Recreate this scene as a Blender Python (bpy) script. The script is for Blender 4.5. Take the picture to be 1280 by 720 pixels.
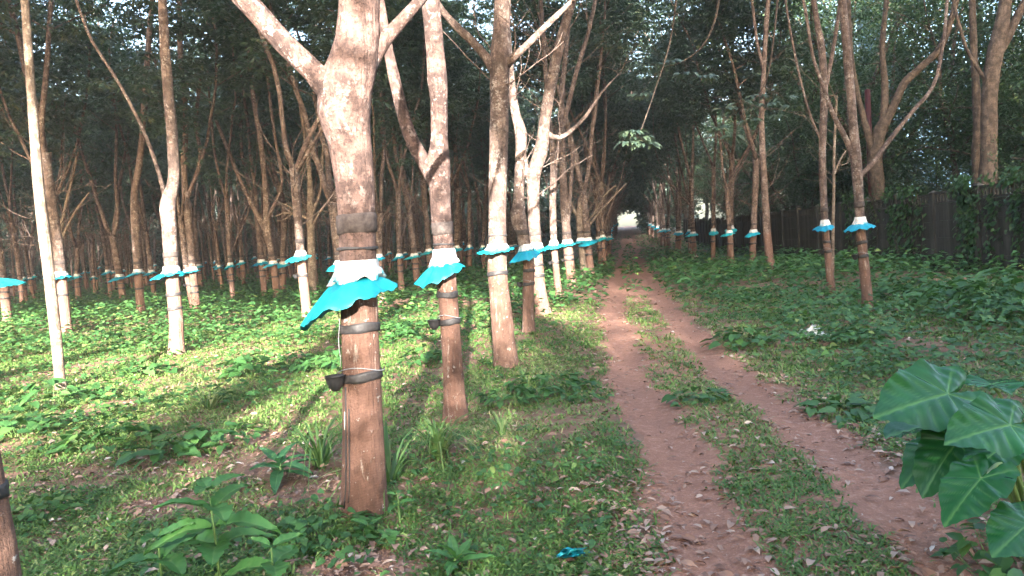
import bpy, math, random
import numpy as np
from mathutils import Vector, Matrix

R = math.radians
for o in list(bpy.data.objects):
    bpy.data.objects.remove(o, do_unlink=True)
S = bpy.context.scene
COL = S.collection

# ------------------------------------------------------------------ camera
F_PX = 950.0                      # focal length in photo pixels (1280 wide)
CAM = np.array([0.0, 0.0, 1.5])
VPX, VPY, ROLL = 787.0, 295.0, R(4.0)
_d = Vector(((VPX - 640) / F_PX, -(VPY - 360) / F_PX, -1.0)).normalized()   # world +Y in camera space
_h = Vector((math.cos(ROLL), math.sin(ROLL), 0.0))
_u = _h.cross(_d).normalized()
_x = _d.cross(_u).normalized()
_rot = Matrix((_x, _d, _u))
cam_data = bpy.data.cameras.new('camera')
cam = bpy.data.objects.new('camera', cam_data)
COL.objects.link(cam)
cam.matrix_world = Matrix.Translation(Vector(CAM)) @ _rot.to_4x4()
cam_data.sensor_width = 36.0
cam_data.lens = 36.0 * F_PX / 1280.0
cam_data.clip_start = 0.05
cam_data.clip_end = 3000.0
S.camera = cam
S.render.resolution_x, S.render.resolution_y = 1024, 576

# ------------------------------------------------------------------ light
SUN_EL = R(17.0)
SUN_TRAVEL = (-0.20, 0.97)        # horizontal direction the light travels
world = bpy.data.worlds.new('World')
S.world = world
world.use_nodes = True
wn = world.node_tree.nodes
sky = wn.new('ShaderNodeTexSky')
sky.sky_type = 'NISHITA'
sky.sun_disc = False
sky.sun_elevation = SUN_EL
_az = math.atan2(-SUN_TRAVEL[0], -SUN_TRAVEL[1])       # where the sun stands, from +Y clockwise
sky.sun_rotation = _az
sky.air_density = 1.0
sky.dust_density = 4.0
sky.ozone_density = 1.0
bg = wn['Background']
bg.inputs['Strength'].default_value = 0.125
world.node_tree.links.new(sky.outputs[0], bg.inputs['Color'])
sun_d = bpy.data.lights.new('sun', 'SUN')
sun_d.energy = 5.0
sun_d.angle = R(0.6)
sun_d.color = (1.0, 0.935, 0.86)
sun = bpy.data.objects.new('sun', sun_d)
COL.objects.link(sun)
_t = Vector((SUN_TRAVEL[0], SUN_TRAVEL[1], 0)).normalized() * math.cos(SUN_EL) + Vector((0, 0, -math.sin(SUN_EL)))
sun.rotation_euler = _t.to_track_quat('-Z', 'Y').to_euler()
sun.location = (8, -20, 12)
S.view_settings.view_transform = 'Standard'
S.view_settings.look = 'None'
S.view_settings.gamma = 1.0
S.view_settings.use_curve_mapping = False
S.view_settings.exposure = 3.6
S.render.engine = 'CYCLES'
S.cycles.max_bounces = 6
S.cycles.diffuse_bounces = 4
S.cycles.transmission_bounces = 4

# ------------------------------------------------------------------ helpers
def tag(o, label=None, cat=None, group=None, kind=None):
    if label: o['label'] = label
    if cat: o['category'] = cat
    if group: o['group'] = group
    if kind: o['kind'] = kind
    return o

def link(name, data, parent=None, mat=None):
    o = bpy.data.objects.new(name, data)
    COL.objects.link(o)
    if parent is not None: o.parent = parent
    if mat is not None and data is not None and len(data.materials) == 0: data.materials.append(mat)
    return o

def empty(name, loc=(0, 0, 0), rz=0.0):
    o = bpy.data.objects.new(name, None)
    o.empty_display_size = 0.2
    o.location = loc
    o.rotation_euler = (0, 0, rz)
    COL.objects.link(o)
    return o

def children_of(o): return [c for c in COL.objects if c.parent == o]

def hash2(ix, iy, seed):
    v = np.sin(ix * 127.1 + iy * 311.7 + seed * 74.7) * 43758.5453
    return v - np.floor(v)

def vnoise(x, y, seed=0.0):
    x = np.asarray(x, float); y = np.asarray(y, float)
    ix = np.floor(x); iy = np.floor(y)
    fx = x - ix; fy = y - iy
    fx = fx * fx * (3 - 2 * fx); fy = fy * fy * (3 - 2 * fy)
    a = hash2(ix, iy, seed); b = hash2(ix + 1, iy, seed)
    c = hash2(ix, iy + 1, seed); d = hash2(ix + 1, iy + 1, seed)
    return (a * (1 - fx) + b * fx) * (1 - fy) + (c * (1 - fx) + d * fx) * fy

def fbm(x, y, seed=0.0):
    return 0.55 * vnoise(x, y, seed) + 0.3 * vnoise(x * 2.1, y * 2.1, seed + 3) + 0.15 * vnoise(x * 4.3, y * 4.3, seed + 7)

TC_Y = [-60, 0, 3.4, 4.6, 8, 13.4, 20, 31, 60, 90, 140, 400]
TC_X = [2.5, 1.05, 0.80, 0.75, 0.42, 0.17, 0.05, -0.05, -0.15, -0.25, -0.3, -0.3]
def track_c(Y): return np.interp(Y, TC_Y, TC_X)

def ground_z(X, Y):
    X = np.asarray(X, float); Y = np.asarray(Y, float)
    z = np.where(Y > 42, 0.036 * (np.sqrt((np.maximum(Y, 42) - 42) ** 2 + 225) - 15), 0.0)
    z = np.where(Y > 150, 0.036 * (math.sqrt(108 ** 2 + 225) - 15) - 0.02 * (np.maximum(Y, 150) - 150), z)
    z = z + 0.10 * (vnoise(X * 0.35, Y * 0.35, 5) - 0.5) + 0.04 * (vnoise(X * 1.3, Y * 1.3, 8) - 0.5)
    d = X - track_c(Y)
    rut = np.exp(-((np.abs(d) - 0.5) / 0.2) ** 2)
    near = np.exp(-(d / 1.3) ** 2)
    return z - 0.035 * rut * 1.0 + 0.015 * near

def gz(x, y): return float(ground_z(x, y))

def ray(u, v):
    c = Vector(((u - 640) / F_PX, -(v - 360) / F_PX, -1.0))
    return np.array(_rot @ c)

def at(u, v, Y):
    """world point seen at photo pixel u, v on the plane at distance Y along the track"""
    r = ray(u, v)
    return CAM + r * (Y / r[1])

def on_ground(u, v):
    r = ray(u, v)
    t = -CAM[2] / r[2] if r[2] < 0 else 200
    for _ in range(6):
        p = CAM + r * t
        t = (gz(p[0], p[1]) - CAM[2]) / r[2]
    return CAM + r * t

def cam_depth(p):
    q = _rot.transposed() @ Vector(p - CAM)
    return -q.z

class MB:
    """collects vertices and faces for ONE mesh"""
    def __init__(self): self.v = []; self.f = []
    def add(self, vs, fs):
        o = len(self.v)
        self.v.extend([tuple(map(float, p)) for p in vs])
        self.f.extend([tuple(i + o for i in f) for f in fs])
    def tube(self, pts, rad, n=8, lump=0.0, seed=0, cap=True, sq=None):
        pts = [Vector(p) for p in pts]
        m = len(pts)
        ref = Vector((1, 0.13, 0.05))
        vs = []; fs = []
        prev = None
        for i in range(m):
            a = pts[max(i - 1, 0)]; b = pts[min(i + 1, m - 1)]
            t = (b - a)
            t = t.normalized() if t.length > 1e-9 else Vector((0, 0, 1))
            if prev is None:
                x = ref - t * ref.dot(t)
                if x.length < 0.1: x = Vector((0, 1, 0)) - t * t.y
            else:
                x = prev - t * prev.dot(t)
            x.normalize(); y = t.cross(x); prev = x
            for k in range(n):
                an = 2 * math.pi * k / n
                r = rad[i]
                if lump:
                    r *= 1 + lump * (2 * float(vnoise(math.cos(an) * 1.3 + seed * 3.1 + 7, math.sin(an) * 1.3 + pts[i].z * 2.2 + seed, 11)) - 1) + lump * .45 * (2 * float(vnoise(math.cos(an) * 4.3 + seed + 3, math.sin(an) * 4.3 + pts[i].z * 7, 12)) - 1)
                vs.append(pts[i] + (x * math.cos(an) + y * math.sin(an)) * r)
        for i in range(m - 1):
            for k in range(n):
                k2 = (k + 1) % n
                fs.append((i * n + k, i * n + k2, (i + 1) * n + k2, (i + 1) * n + k))
        if cap:
            fs.append(tuple(range(n - 1, -1, -1)))
            fs.append(tuple((m - 1) * n + k for k in range(n)))
        self.add(vs, fs)
    def box(self, x0, x1, y0, y1, z0, z1):
        self.add([(x0, y0, z0), (x1, y0, z0), (x1, y1, z0), (x0, y1, z0), (x0, y0, z1), (x1, y0, z1), (x1, y1, z1), (x0, y1, z1)],
                 [(0, 3, 2, 1), (4, 5, 6, 7), (0, 1, 5, 4), (1, 2, 6, 5), (2, 3, 7, 6), (3, 0, 4, 7)])
    def mesh(self, name, smooth=True):
        me = bpy.data.meshes.new(name)
        me.from_pydata(self.v, [], self.f)
        if smooth: me.polygons.foreach_set('use_smooth', [True] * len(me.polygons))
        me.update()
        return me
    def build(self, name, mat, parent=None, smooth=True):
        return link(name, self.mesh(name, smooth), parent, mat)

# leaf templates: (along, across, up) and triangles
T_QUAD = (np.array([(0, 0, 0), (.45, .5, .12), (.45, -.5, .12), (1, 0, -.05)], float), np.array([(0, 3, 1), (0, 2, 3)]))
T_LEAF = (np.array([(0, 0, 0), (.38, 0, .05), (.75, 0, .02), (1, 0, -.12), (.3, .46, .13), (.68, .36, .07), (.3, -.46, .13), (.68, -.36, .07)], float),
          np.array([(0, 1, 4), (1, 5, 4), (1, 2, 5), (2, 3, 5), (0, 6, 1), (1, 6, 7), (1, 7, 2), (2, 7, 3)]))
T_HEART = (np.array([(0, 0, 0), (-.12, .3, .06), (.2, .52, .1), (.62, .34, .04), (1, 0, -.12), (.62, -.34, .04), (.2, -.52, .1), (-.12, -.3, .06), (.4, 0, .02)], float),
           np.array([(0, 2, 1), (0, 8, 2), (8, 3, 2), (8, 4, 3), (0, 7, 6), (0, 6, 8), (8, 6, 5), (8, 5, 4)]))
T_BLADE = (np.array([(0, .5, 0), (0, -.5, 0), (.5, .42, .12), (.5, -.42, .12), (1, 0, -.08)], float), np.array([(0, 1, 3), (0, 3, 2), (2, 3, 4)]))

def norm(a): return a / np.maximum(np.linalg.norm(a, axis=1, keepdims=True), 1e-9)

def leaf_mesh(name, c, d, n, L, W, rnd, tmpl):
    """one mesh with len(c) leaves: base c, direction d, face normal n"""
    d = norm(d); s = norm(np.cross(n, d)); n = np.cross(d, s)
    tv, tf = tmpl
    k, N = len(tv), len(c)
    L = np.broadcast_to(L, N); W = np.broadcast_to(W, N)
    V = (c[:, None, :] + d[:, None, :] * (tv[None, :, 0] * L[:, None])[..., None]
         + s[:, None, :] * (tv[None, :, 1] * W[:, None])[..., None]
         + n[:, None, :] * (tv[None, :, 2] * L[:, None])[..., None]).reshape(-1, 3)
    Fi = (tf[None] + (np.arange(N) * k)[:, None, None]).reshape(-1)
    me = bpy.data.meshes.new(name)
    nf = len(Fi) // 3
    me.vertices.add(len(V)); me.vertices.foreach_set('co', V.astype(np.float32).ravel())
    me.loops.add(len(Fi)); me.loops.foreach_set('vertex_index', Fi.astype(np.int32))
    me.polygons.add(nf)
    me.polygons.foreach_set('loop_start', np.arange(nf, dtype=np.int32) * 3)
    me.polygons.foreach_set('loop_total', np.full(nf, 3, np.int32))
    at_ = me.attributes.new('rnd', 'FLOAT', 'POINT')
    at_.data.foreach_set('value', np.repeat(rnd, k).astype(np.float32))
    me.update(calc_edges=True)
    return me

# ------------------------------------------------------------------ materials
def new_mat(name):
    m = bpy.data.materials.new(name); m.use_nodes = True
    nt = m.node_tree
    return m, nt, nt.nodes['Principled BSDF'], nt.nodes['Material Output']

def ramp(nt, stops):
    r = nt.nodes.new('ShaderNodeValToRGB')
    els = r.color_ramp.elements
    while len(els) < len(stops): els.new(0.5)
    for e, (p, c) in zip(els, stops):
        e.position = p; e.color = (*c, 1)
    return r

def noise(nt, scale, detail=4, rough=0.6, vec=None):
    n = nt.nodes.new('ShaderNodeTexNoise')
    n.inputs['Scale'].default_value = scale
    n.inputs['Detail'].default_value = detail
    n.inputs['Roughness'].default_value = rough
    if vec is not None: nt.links.new(vec, n.inputs['Vector'])
    return n

def mix(nt, fac, a, b, mode='MIX'):
    m = nt.nodes.new('ShaderNodeMix'); m.data_type = 'RGBA'; m.blend_type = mode
    for sock, val in ((m.inputs[0], fac), (m.inputs[6], a), (m.inputs[7], b)):
        if hasattr(val, 'is_linked'): nt.links.new(val, sock)
        elif isinstance(val, (int, float)): sock.default_value = val
        else: sock.default_value = (*val, 1)
    return m.outputs[2]

def maprange(nt, v, a, b, c=0.0, d=1.0):
    m = nt.nodes.new('ShaderNodeMapRange')
    nt.links.new(v, m.inputs[0])
    for i, x in enumerate((a, b, c, d)): m.inputs[1 + i].default_value = x
    return m.outputs[0]

def bump(nt, bs, height, strength=0.5, dist=0.02):
    b = nt.nodes.new('ShaderNodeBump')
    b.inputs['Strength'].default_value = strength; b.inputs['Distance'].default_value = dist
    nt.links.new(height, b.inputs['Height']); nt.links.new(b.outputs[0], bs.inputs['Normal'])

def leaf_mat(name, stops, rough=0.5, trans=0.3, tcol=(0.10, 0.22, 0.03), spec=0.4):
    m, nt, bs, out = new_mat(name)
    a = nt.nodes.new('ShaderNodeAttribute'); a.attribute_name = 'rnd'
    r = ramp(nt, stops)
    nt.links.new(a.outputs['Fac'], r.inputs[0])
    nt.links.new(r.outputs[0], bs.inputs['Base Color'])
    bs.inputs['Roughness'].default_value = rough
    bs.inputs['Specular IOR Level'].default_value = spec
    if trans > 0:
        t = nt.nodes.new('ShaderNodeBsdfTranslucent')
        nt.links.new(mix(nt, 0.5, r.outputs[0], tcol), t.inputs['Color'])
        ms = nt.nodes.new('ShaderNodeMixShader'); ms.inputs[0].default_value = trans
        nt.links.new(bs.outputs[0], ms.inputs[1]); nt.links.new(t.outputs[0], ms.inputs[2])
        nt.links.new(ms.outputs[0], out.inputs['Surface'])
    return m

M = {}
M['canopy'] = leaf_mat('canopy leaf', [(0, (.034, .060, .044)), (.55, (.056, .090, .062)), (.9, (.095, .135, .080)), (1, (.17, .18, .09))], .33, .3, (.07, .15, .04), .6)
M['mixed'] = leaf_mat('mixed tree leaf', [(0, (.028, .058, .026)), (.5, (.046, .090, .036)), (.92, (.080, .130, .050)), (1, (.17, .19, .07))], .42, .25, (.06, .14, .03), .5)
M['weed'] = leaf_mat('weed leaf', [(0, (.028, .085, .026)), (.5, (.050, .135, .038)), (.85, (.085, .180, .045)), (1, (.20, .26, .07))], .45, .3)
M['creep'] = leaf_mat('creeping grass', [(0, (.050, .12, .030)), (.35, (.095, .19, .045)), (.7, (.17, .26, .07)), (.88, (.27, .31, .12)), (1, (.38, .33, .19))], .5, .3)
M['fern'] = leaf_mat('tussock blade', [(0, (.06, .13, .04)), (.6, (.11, .20, .06)), (1, (.32, .33, .14))], .5, .3)
M['litter'] = leaf_mat('fallen leaf', [(0, (.13, .065, .045)), (.35, (.22, .125, .09)), (.7, (.31, .20, .15)), (.92, (.42, .32, .26)), (1, (.60, .53, .47))], .75, 0)
M['vine'] = leaf_mat('creeper leaf', [(0, (.026, .066, .024)), (.6, (.046, .105, .033)), (.9, (.09, .16, .045)), (1, (.26, .28, .07))], .4, .25)

def bark_mat(name, lo, hi, lichen, panel=None, panel_z=1.32, lich_amt=0.55):
    m, nt, bs, out = new_mat(name)
    tc = nt.nodes.new('ShaderNodeTexCoord'); oi = nt.nodes.new('ShaderNodeObjectInfo')
    add = nt.nodes.new('ShaderNodeVectorMath'); add.operation = 'ADD'
    sc = nt.nodes.new('ShaderNodeVectorMath'); sc.operation = 'SCALE'; sc.inputs['Scale'].default_value = 37.0
    cmb = nt.nodes.new('ShaderNodeCombineXYZ')
    nt.links.new(oi.outputs['Random'], cmb.inputs[0]); nt.links.new(oi.outputs['Random'], cmb.inputs[1])
    nt.links.new(cmb.outputs[0], sc.inputs[0]); nt.links.new(tc.outputs['Object'], add.inputs[0]); nt.links.new(sc.outputs[0], add.inputs[1])
    v = add.outputs[0]
    n1 = noise(nt, 7, 6, .65, v)
    r1 = ramp(nt, [(.40, lo), (.60, hi)]); nt.links.new(n1.outputs[0], r1.inputs[0])
    n2 = noise(nt, 17, 6, .75, v)
    f2 = maprange(nt, n2.outputs[0], lich_amt - .02, lich_amt + .03)
    n2b = noise(nt, 2.3, 3, .6, v)
    f2b = maprange(nt, n2b.outputs[0], .42, .56, .15, .9)
    mul = nt.nodes.new('ShaderNodeMath'); mul.operation = 'MULTIPLY'
    nt.links.new(f2, mul.inputs[0]); nt.links.new(f2b, mul.inputs[1])
    c = mix(nt, mul.outputs[0], r1.outputs[0], lichen)
    n3 = noise(nt, 48, 4, .7, v)
    n6 = noise(nt, 4.2, 6, .72, v)
    c = mix(nt, maprange(nt, n6.outputs[0], .52, .57, 0, .6), c, tuple(x * .75 for x in lo))
    c = mix(nt, maprange(nt, n3.outputs[0], .54, .60, 0, .6), c, tuple(x * .55 for x in lo))
    mp = nt.nodes.new('ShaderNodeMapping'); mp.inputs['Scale'].default_value = (34, 34, 3.0)
    nt.links.new(v, mp.inputs['Vector'])
    n4 = noise(nt, 1.0, 5, .65, mp.outputs[0])
    c = mix(nt, maprange(nt, n4.outputs[0], .38, .62, .0, .45), c, lo)
    hgt = n4.outputs[0]
    if panel:
        sp = nt.nodes.new('ShaderNodeSeparateXYZ'); nt.links.new(tc.outputs['Object'], sp.inputs[0])
        wob = nt.nodes.new('ShaderNodeMath'); wob.operation = 'MULTIPLY_ADD'
        nt.links.new(n1.outputs[0], wob.inputs[0]); wob.inputs[1].default_value = .5; nt.links.new(sp.outputs[2], wob.inputs[2])
        fz = maprange(nt, wob.outputs[0], panel_z + .22, panel_z + .30, 1, 0)
        n5 = noise(nt, 9, 5, .7, v)
        pr = ramp(nt, [(.3, tuple(x * .72 for x in panel)), (.62, panel), (.8, tuple(min(1, x * 1.35) for x in panel))])
        nt.links.new(n5.outputs[0], pr.inputs[0])
        pc = mix(nt, maprange(nt, n4.outputs[0], .42, .66, 0, .5), pr.outputs[0], tuple(x * .55 for x in panel))
        pc = mix(nt, maprange(nt, n6.outputs[0], .51, .56, 0, .5), pc, tuple(x * .58 for x in panel))
        mp2 = nt.nodes.new('ShaderNodeMapping'); mp2.inputs['Scale'].default_value = (7, 7, 1.1); nt.links.new(v, mp2.inputs['Vector'])
        n7 = noise(nt, 2.2, 6, .75, mp2.outputs[0])
        pc = mix(nt, maprange(nt, n7.outputs[0], .58, .64, 0, .7), pc, (.44, .36, .30))
        wv = nt.nodes.new('ShaderNodeTexWave'); wv.bands_direction = 'Z'; wv.inputs['Scale'].default_value = 22; wv.inputs['Distortion'].default_value = 5.0; wv.inputs['Detail'].default_value = 3
        mp3 = nt.nodes.new('ShaderNodeMapping'); mp3.inputs['Rotation'].default_value = (.35, .3, 0); nt.links.new(v, mp3.inputs['Vector']); nt.links.new(mp3.outputs[0], wv.inputs['Vector'])
        pc = mix(nt, maprange(nt, wv.outputs['Fac'], .15, .0, 0, .35), pc, tuple(x * .5 for x in panel))
        pc = mix(nt, maprange(nt, n2.outputs[0], .62, .65, 0, .8), pc, (.52, .47, .42))
        c = mix(nt, fz, c, pc)
    nt.links.new(c, bs.inputs['Base Color'])
    bs.inputs['Roughness'].default_value = .85
    bs.inputs['Specular IOR Level'].default_value = .2
    mh = nt.nodes.new('ShaderNodeMath'); mh.operation = 'ADD'
    nt.links.new(hgt, mh.inputs[0]); nt.links.new(n2.outputs[0], mh.inputs[1])
    bump(nt, bs, mh.outputs[0], .9, .035)
    return m

M['bark'] = bark_mat('rubber bark', (.080, .055, .046), (.245, .172, .138), (.44, .38, .33), (.225, .132, .098))
M['bark_rough'] = bark_mat('rough old rubber bark', (.055, .036, .031), (.205, .128, .104), (.40, .31, .27), (.225, .125, .092), lich_amt=.56)
M['bark_pale'] = bark_mat('pale sapling bark', (.12, .086, .064), (.29, .225, .17), (.43, .38, .31), None, lich_amt=.56)
M['bark_dark'] = bark_mat('old tree bark', (.060, .045, .036), (.17, .125, .095), (.28, .26, .22), None, lich_amt=.64)
M['twig'] = bark_mat('dead twig bark', (.22, .17, .13), (.42, .34, .28), (.55, .5, .45), None)
M['vine_stem'] = bark_mat('vine stem', (.05, .04, .03), (.12, .09, .06), (.2, .18, .15), None)

def plain(name, col, rough=.5, var=.25, scale=20, spec=.4, bmp=0.0, trans=0.0):
    m, nt, bs, out = new_mat(name)
    tc = nt.nodes.new('ShaderNodeTexCoord')
    n = noise(nt, scale, 5, .65, tc.outputs['Object'])
    r = ramp(nt, [(.3, tuple(max(0, x * (1 - var)) for x in col)), (.7, tuple(min(1, x * (1 + var)) for x in col))])
    nt.links.new(n.outputs[0], r.inputs[0]); nt.links.new(r.outputs[0], bs.inputs['Base Color'])
    bs.inputs['Roughness'].default_value = rough; bs.inputs['Specular IOR Level'].default_value = spec
    if bmp: bump(nt, bs, n.outputs[0], bmp, .01)
    if trans:
        t = nt.nodes.new('ShaderNodeBsdfTranslucent'); nt.links.new(r.outputs[0], t.inputs['Color'])
        ms = nt.nodes.new('ShaderNodeMixShader'); ms.inputs[0].default_value = trans
        nt.links.new(bs.outputs[0], ms.inputs[1]); nt.links.new(t.outputs[0], ms.inputs[2])
        nt.links.new(ms.outputs[0], out.inputs['Surface'])
    return m

def guard_mat():
    m, nt, bs, out = new_mat('turquoise plastic sheet')
    tc = nt.nodes.new('ShaderNodeTexCoord'); oi = nt.nodes.new('ShaderNodeObjectInfo')
    hue = ramp(nt, [(0, (.006, .27, .42)), (.5, (.008, .36, .45)), (1, (.015, .41, .44))]); nt.links.new(oi.outputs['Random'], hue.inputs[0])
    n = noise(nt, 6, 6, .7, tc.outputs['Object']); n2 = noise(nt, 30, 5, .7, tc.outputs['Object'])
    c = mix(nt, maprange(nt, n.outputs[0], .48, .68, 0, .5), hue.outputs[0], (.03, .30, .36))
    c = mix(nt, maprange(nt, n2.outputs[0], .62, .72, 0, .4), c, (.14, .20, .18))
    nt.links.new(c, bs.inputs['Base Color']); bs.inputs['Roughness'].default_value = .38
    t = nt.nodes.new('ShaderNodeBsdfTranslucent'); nt.links.new(c, t.inputs['Color'])
    ms = nt.nodes.new('ShaderNodeMixShader'); ms.inputs[0].default_value = .2
    nt.links.new(bs.outputs[0], ms.inputs[1]); nt.links.new(t.outputs[0], ms.inputs[2]); nt.links.new(ms.outputs[0], out.inputs['Surface'])
    bump(nt, bs, n.outputs[0], .6, .02)
    return m
M['guard'] = guard_mat()
M['strap'] = plain('black rubber strap', (.035, .032, .032), .55, .4, 40, .4, .3)
M['tape'] = plain('brown tape band', (.060, .047, .042), .7, .5, 30, .2, .4)
M['cup'] = plain('black plastic cup', (.022, .021, .022), .45, .4, 30, .5, .1)
M['wire'] = plain('galvanised wire', (.26, .26, .26), .4, .2, 50, .6)
M['latex'] = plain('dried latex', (.72, .68, .58), .6, .1, 30, .3)
M['trash'] = plain('white plastic bag', (.74, .74, .72), .4, .12, 12, .4, .2)
M['blue_clad'] = plain('blue cladding', (.07, .19, .33), .5, .15, 3, .4)
M['roofing'] = plain('grey roofing', (.22, .23, .24), .6, .2, 3, .4)
M['red_paint'] = plain('red paint', (.065, .016, .018), .5, .3, 12, .4)

def cloth_mat():
    m, nt, bs, out = new_mat('white coated cloth')
    tc = nt.nodes.new('ShaderNodeTexCoord')
    n = noise(nt, 22, 5, .7, tc.outputs['Object'])
    r = ramp(nt, [(.32, (.36, .31, .25)), (.44, (.60, .57, .52)), (.62, (.74, .73, .70))])
    nt.links.new(n.outputs[0], r.inputs[0])
    n2 = noise(nt, 16, 3, .6, tc.outputs['Object'])
    a = nt.nodes.new('ShaderNodeAttribute'); a.attribute_name = 'edge'
    mu = nt.nodes.new('ShaderNodeMath'); mu.operation = 'MULTIPLY'
    nt.links.new(a.outputs['Fac'], mu.inputs[0]); nt.links.new(maprange(nt, n2.outputs[0], .48, .56), mu.inputs[1])
    nt.links.new(mix(nt, mu.outputs[0], r.outputs[0], (.015, .40, .50)), bs.inputs['Base Color'])
    bs.inputs['Roughness'].default_value = .6
    bump(nt, bs, n.outputs[0], .5, .01)
    return m
M['cloth'] = cloth_mat()

def soil_mat(name, base, light, green):
    m, nt, bs, out = new_mat(name)
    tc = nt.nodes.new('ShaderNodeTexCoord'); v = tc.outputs['Object']
    n1 = noise(nt, 1.3, 5, .6, v); n2 = noise(nt, 14, 6, .7, v); n3 = noise(nt, 70, 4, .7, v)
    r = ramp(nt, [(.3, tuple(x * .72 for x in base)), (.55, base), (.75, light)])
    nt.links.new(n2.outputs[0], r.inputs[0])
    c = mix(nt, maprange(nt, n1.outputs[0], .4, .65, 0, .6), r.outputs[0], tuple(x * .8 for x in base))
    c = mix(nt, maprange(nt, n3.outputs[0], .56, .66, 0, .55), c, light)
    c = mix(nt, maprange(nt, n3.outputs[0], .42, .34, 0, .5), c, tuple(x * .5 for x in base))
    if green:
        c = mix(nt, maprange(nt, n1.outputs[0], .4, .7, 0, .5), c, green)
    nt.links.new(c, bs.inputs['Base Color'])
    bs.inputs['Roughness'].default_value = .92; bs.inputs['Specular IOR Level'].default_value = .15
    ad = nt.nodes.new('ShaderNodeMath'); ad.operation = 'ADD'
    nt.links.new(n2.outputs[0], ad.inputs[0]); nt.links.new(n3.outputs[0], ad.inputs[1])
    bump(nt, bs, ad.outputs[0], .6, .02)
    return m
M['ground'] = soil_mat('forest soil', (.26, .145, .105), (.40, .27, .215), (.15, .115, .065))
M['track'] = soil_mat('red laterite track', (.32, .165, .115), (.47, .31, .245), None)

def concrete_mat():
    m, nt, bs, out = new_mat('mossy precast concrete')
    tc = nt.nodes.new('ShaderNodeTexCoord'); v = tc.outputs['Object']
    n1 = noise(nt, 3, 6, .65, v)
    mp = nt.nodes.new('ShaderNodeMapping'); mp.inputs['Scale'].default_value = (9, 9, .7); nt.links.new(v, mp.inputs['Vector'])
    n2 = noise(nt, 1, 5, .6, mp.outputs[0])
    r = ramp(nt, [(.3, (.028, .027, .024)), (.7, (.085, .080, .070))]); nt.links.new(n2.outputs[0], r.inputs[0])
    c = mix(nt, maprange(nt, n1.outputs[0], .5, .68, 0, .6), r.outputs[0], (.026, .036, .018))
    nt.links.new(c, bs.inputs['Base Color']); bs.inputs['Roughness'].default_value = .9
    bs.inputs['Specular IOR Level'].default_value = .2
    bump(nt, bs, n1.outputs[0], .5, .02)
    return m
M['wall'] = concrete_mat()

def bigleaf_mat(name, dark, lite, vein, rough=.32):
    m, nt, bs, out = new_mat(name)
    tc = nt.nodes.new('ShaderNodeTexCoord')
    n = noise(nt, 7, 4, .6, tc.outputs['Object'])
    r = ramp(nt, [(.3, dark), (.7, lite)]); nt.links.new(n.outputs[0], r.inputs[0])
    a = nt.nodes.new('ShaderNodeAttribute'); a.attribute_name = 'vein'
    c = mix(nt, a.outputs['Fac'], r.outputs[0], vein)
    nt.links.new(c, bs.inputs['Base Color']); bs.inputs['Roughness'].default_value = rough; bs.inputs['Specular IOR Level'].default_value = .32
    t = nt.nodes.new('ShaderNodeBsdfTranslucent'); nt.links.new(mix(nt, .5, c, (.08, .2, .03)), t.inputs['Color'])
    ms = nt.nodes.new('ShaderNodeMixShader'); ms.inputs[0].default_value = .22
    nt.links.new(bs.outputs[0], ms.inputs[1]); nt.links.new(t.outputs[0], ms.inputs[2]); nt.links.new(ms.outputs[0], out.inputs['Surface'])
    n2 = noise(nt, 60, 3, .6, tc.outputs['Object']); bump(nt, bs, n2.outputs[0], .12, .004)
    return m
M['elephant'] = bigleaf_mat('elephant ear leaf', (.010, .080, .022), (.022, .122, .032), (.11, .27, .07), .26)
M['seedling'] = bigleaf_mat('seedling leaf', (.042, .135, .036), (.068, .185, .050), (.12, .23, .08), .42)
M['rosette'] = bigleaf_mat('rosette leaf', (.026, .095, .040), (.045, .14, .055), (.10, .21, .09), .40)
M['petiole'] = plain('green petiole', (.14, .22, .07), .45, .2, 10, .4)
M['stem'] = plain('green stem', (.09, .17, .05), .5, .2, 10, .4)

# ------------------------------------------------------------------ ground and track
def sheet(name, xs, ys, zf, mat, drop=None):
    X, Y = np.meshgrid(xs, ys)
    Z = zf(X, Y)
    if drop is not None: Z = Z + drop(X, Y)
    nx, ny = len(xs), len(ys)
    V = np.stack([X, Y, Z], -1).reshape(-1, 3)
    i = (np.arange(ny - 1)[:, None] * nx + np.arange(nx - 1)[None]).ravel()
    Fq = np.stack([i, i + 1, i + 1 + nx, i + nx], 1)
    me = bpy.data.meshes.new(name)
    me.from_pydata(V.tolist(), [], Fq.tolist())
    me.polygons.foreach_set('use_smooth', [True] * len(me.polygons))
    return link(name, me, None, mat)

gx = np.unique(np.concatenate([np.linspace(-900, -60, 15), np.linspace(-60, -12, 50), np.linspace(-12, 10, 150), np.linspace(10, 40, 30), np.linspace(40, 900, 15)]))
gy = np.unique(np.concatenate([np.linspace(-600, -12, 15), np.linspace(-12, 0, 30), np.linspace(0, 16, 120), np.linspace(16, 60, 70), np.linspace(60, 160, 60), np.linspace(160, 1800, 15)]))
tag(sheet('ground', gx, gy, ground_z, M['ground']), kind='structure')

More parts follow.
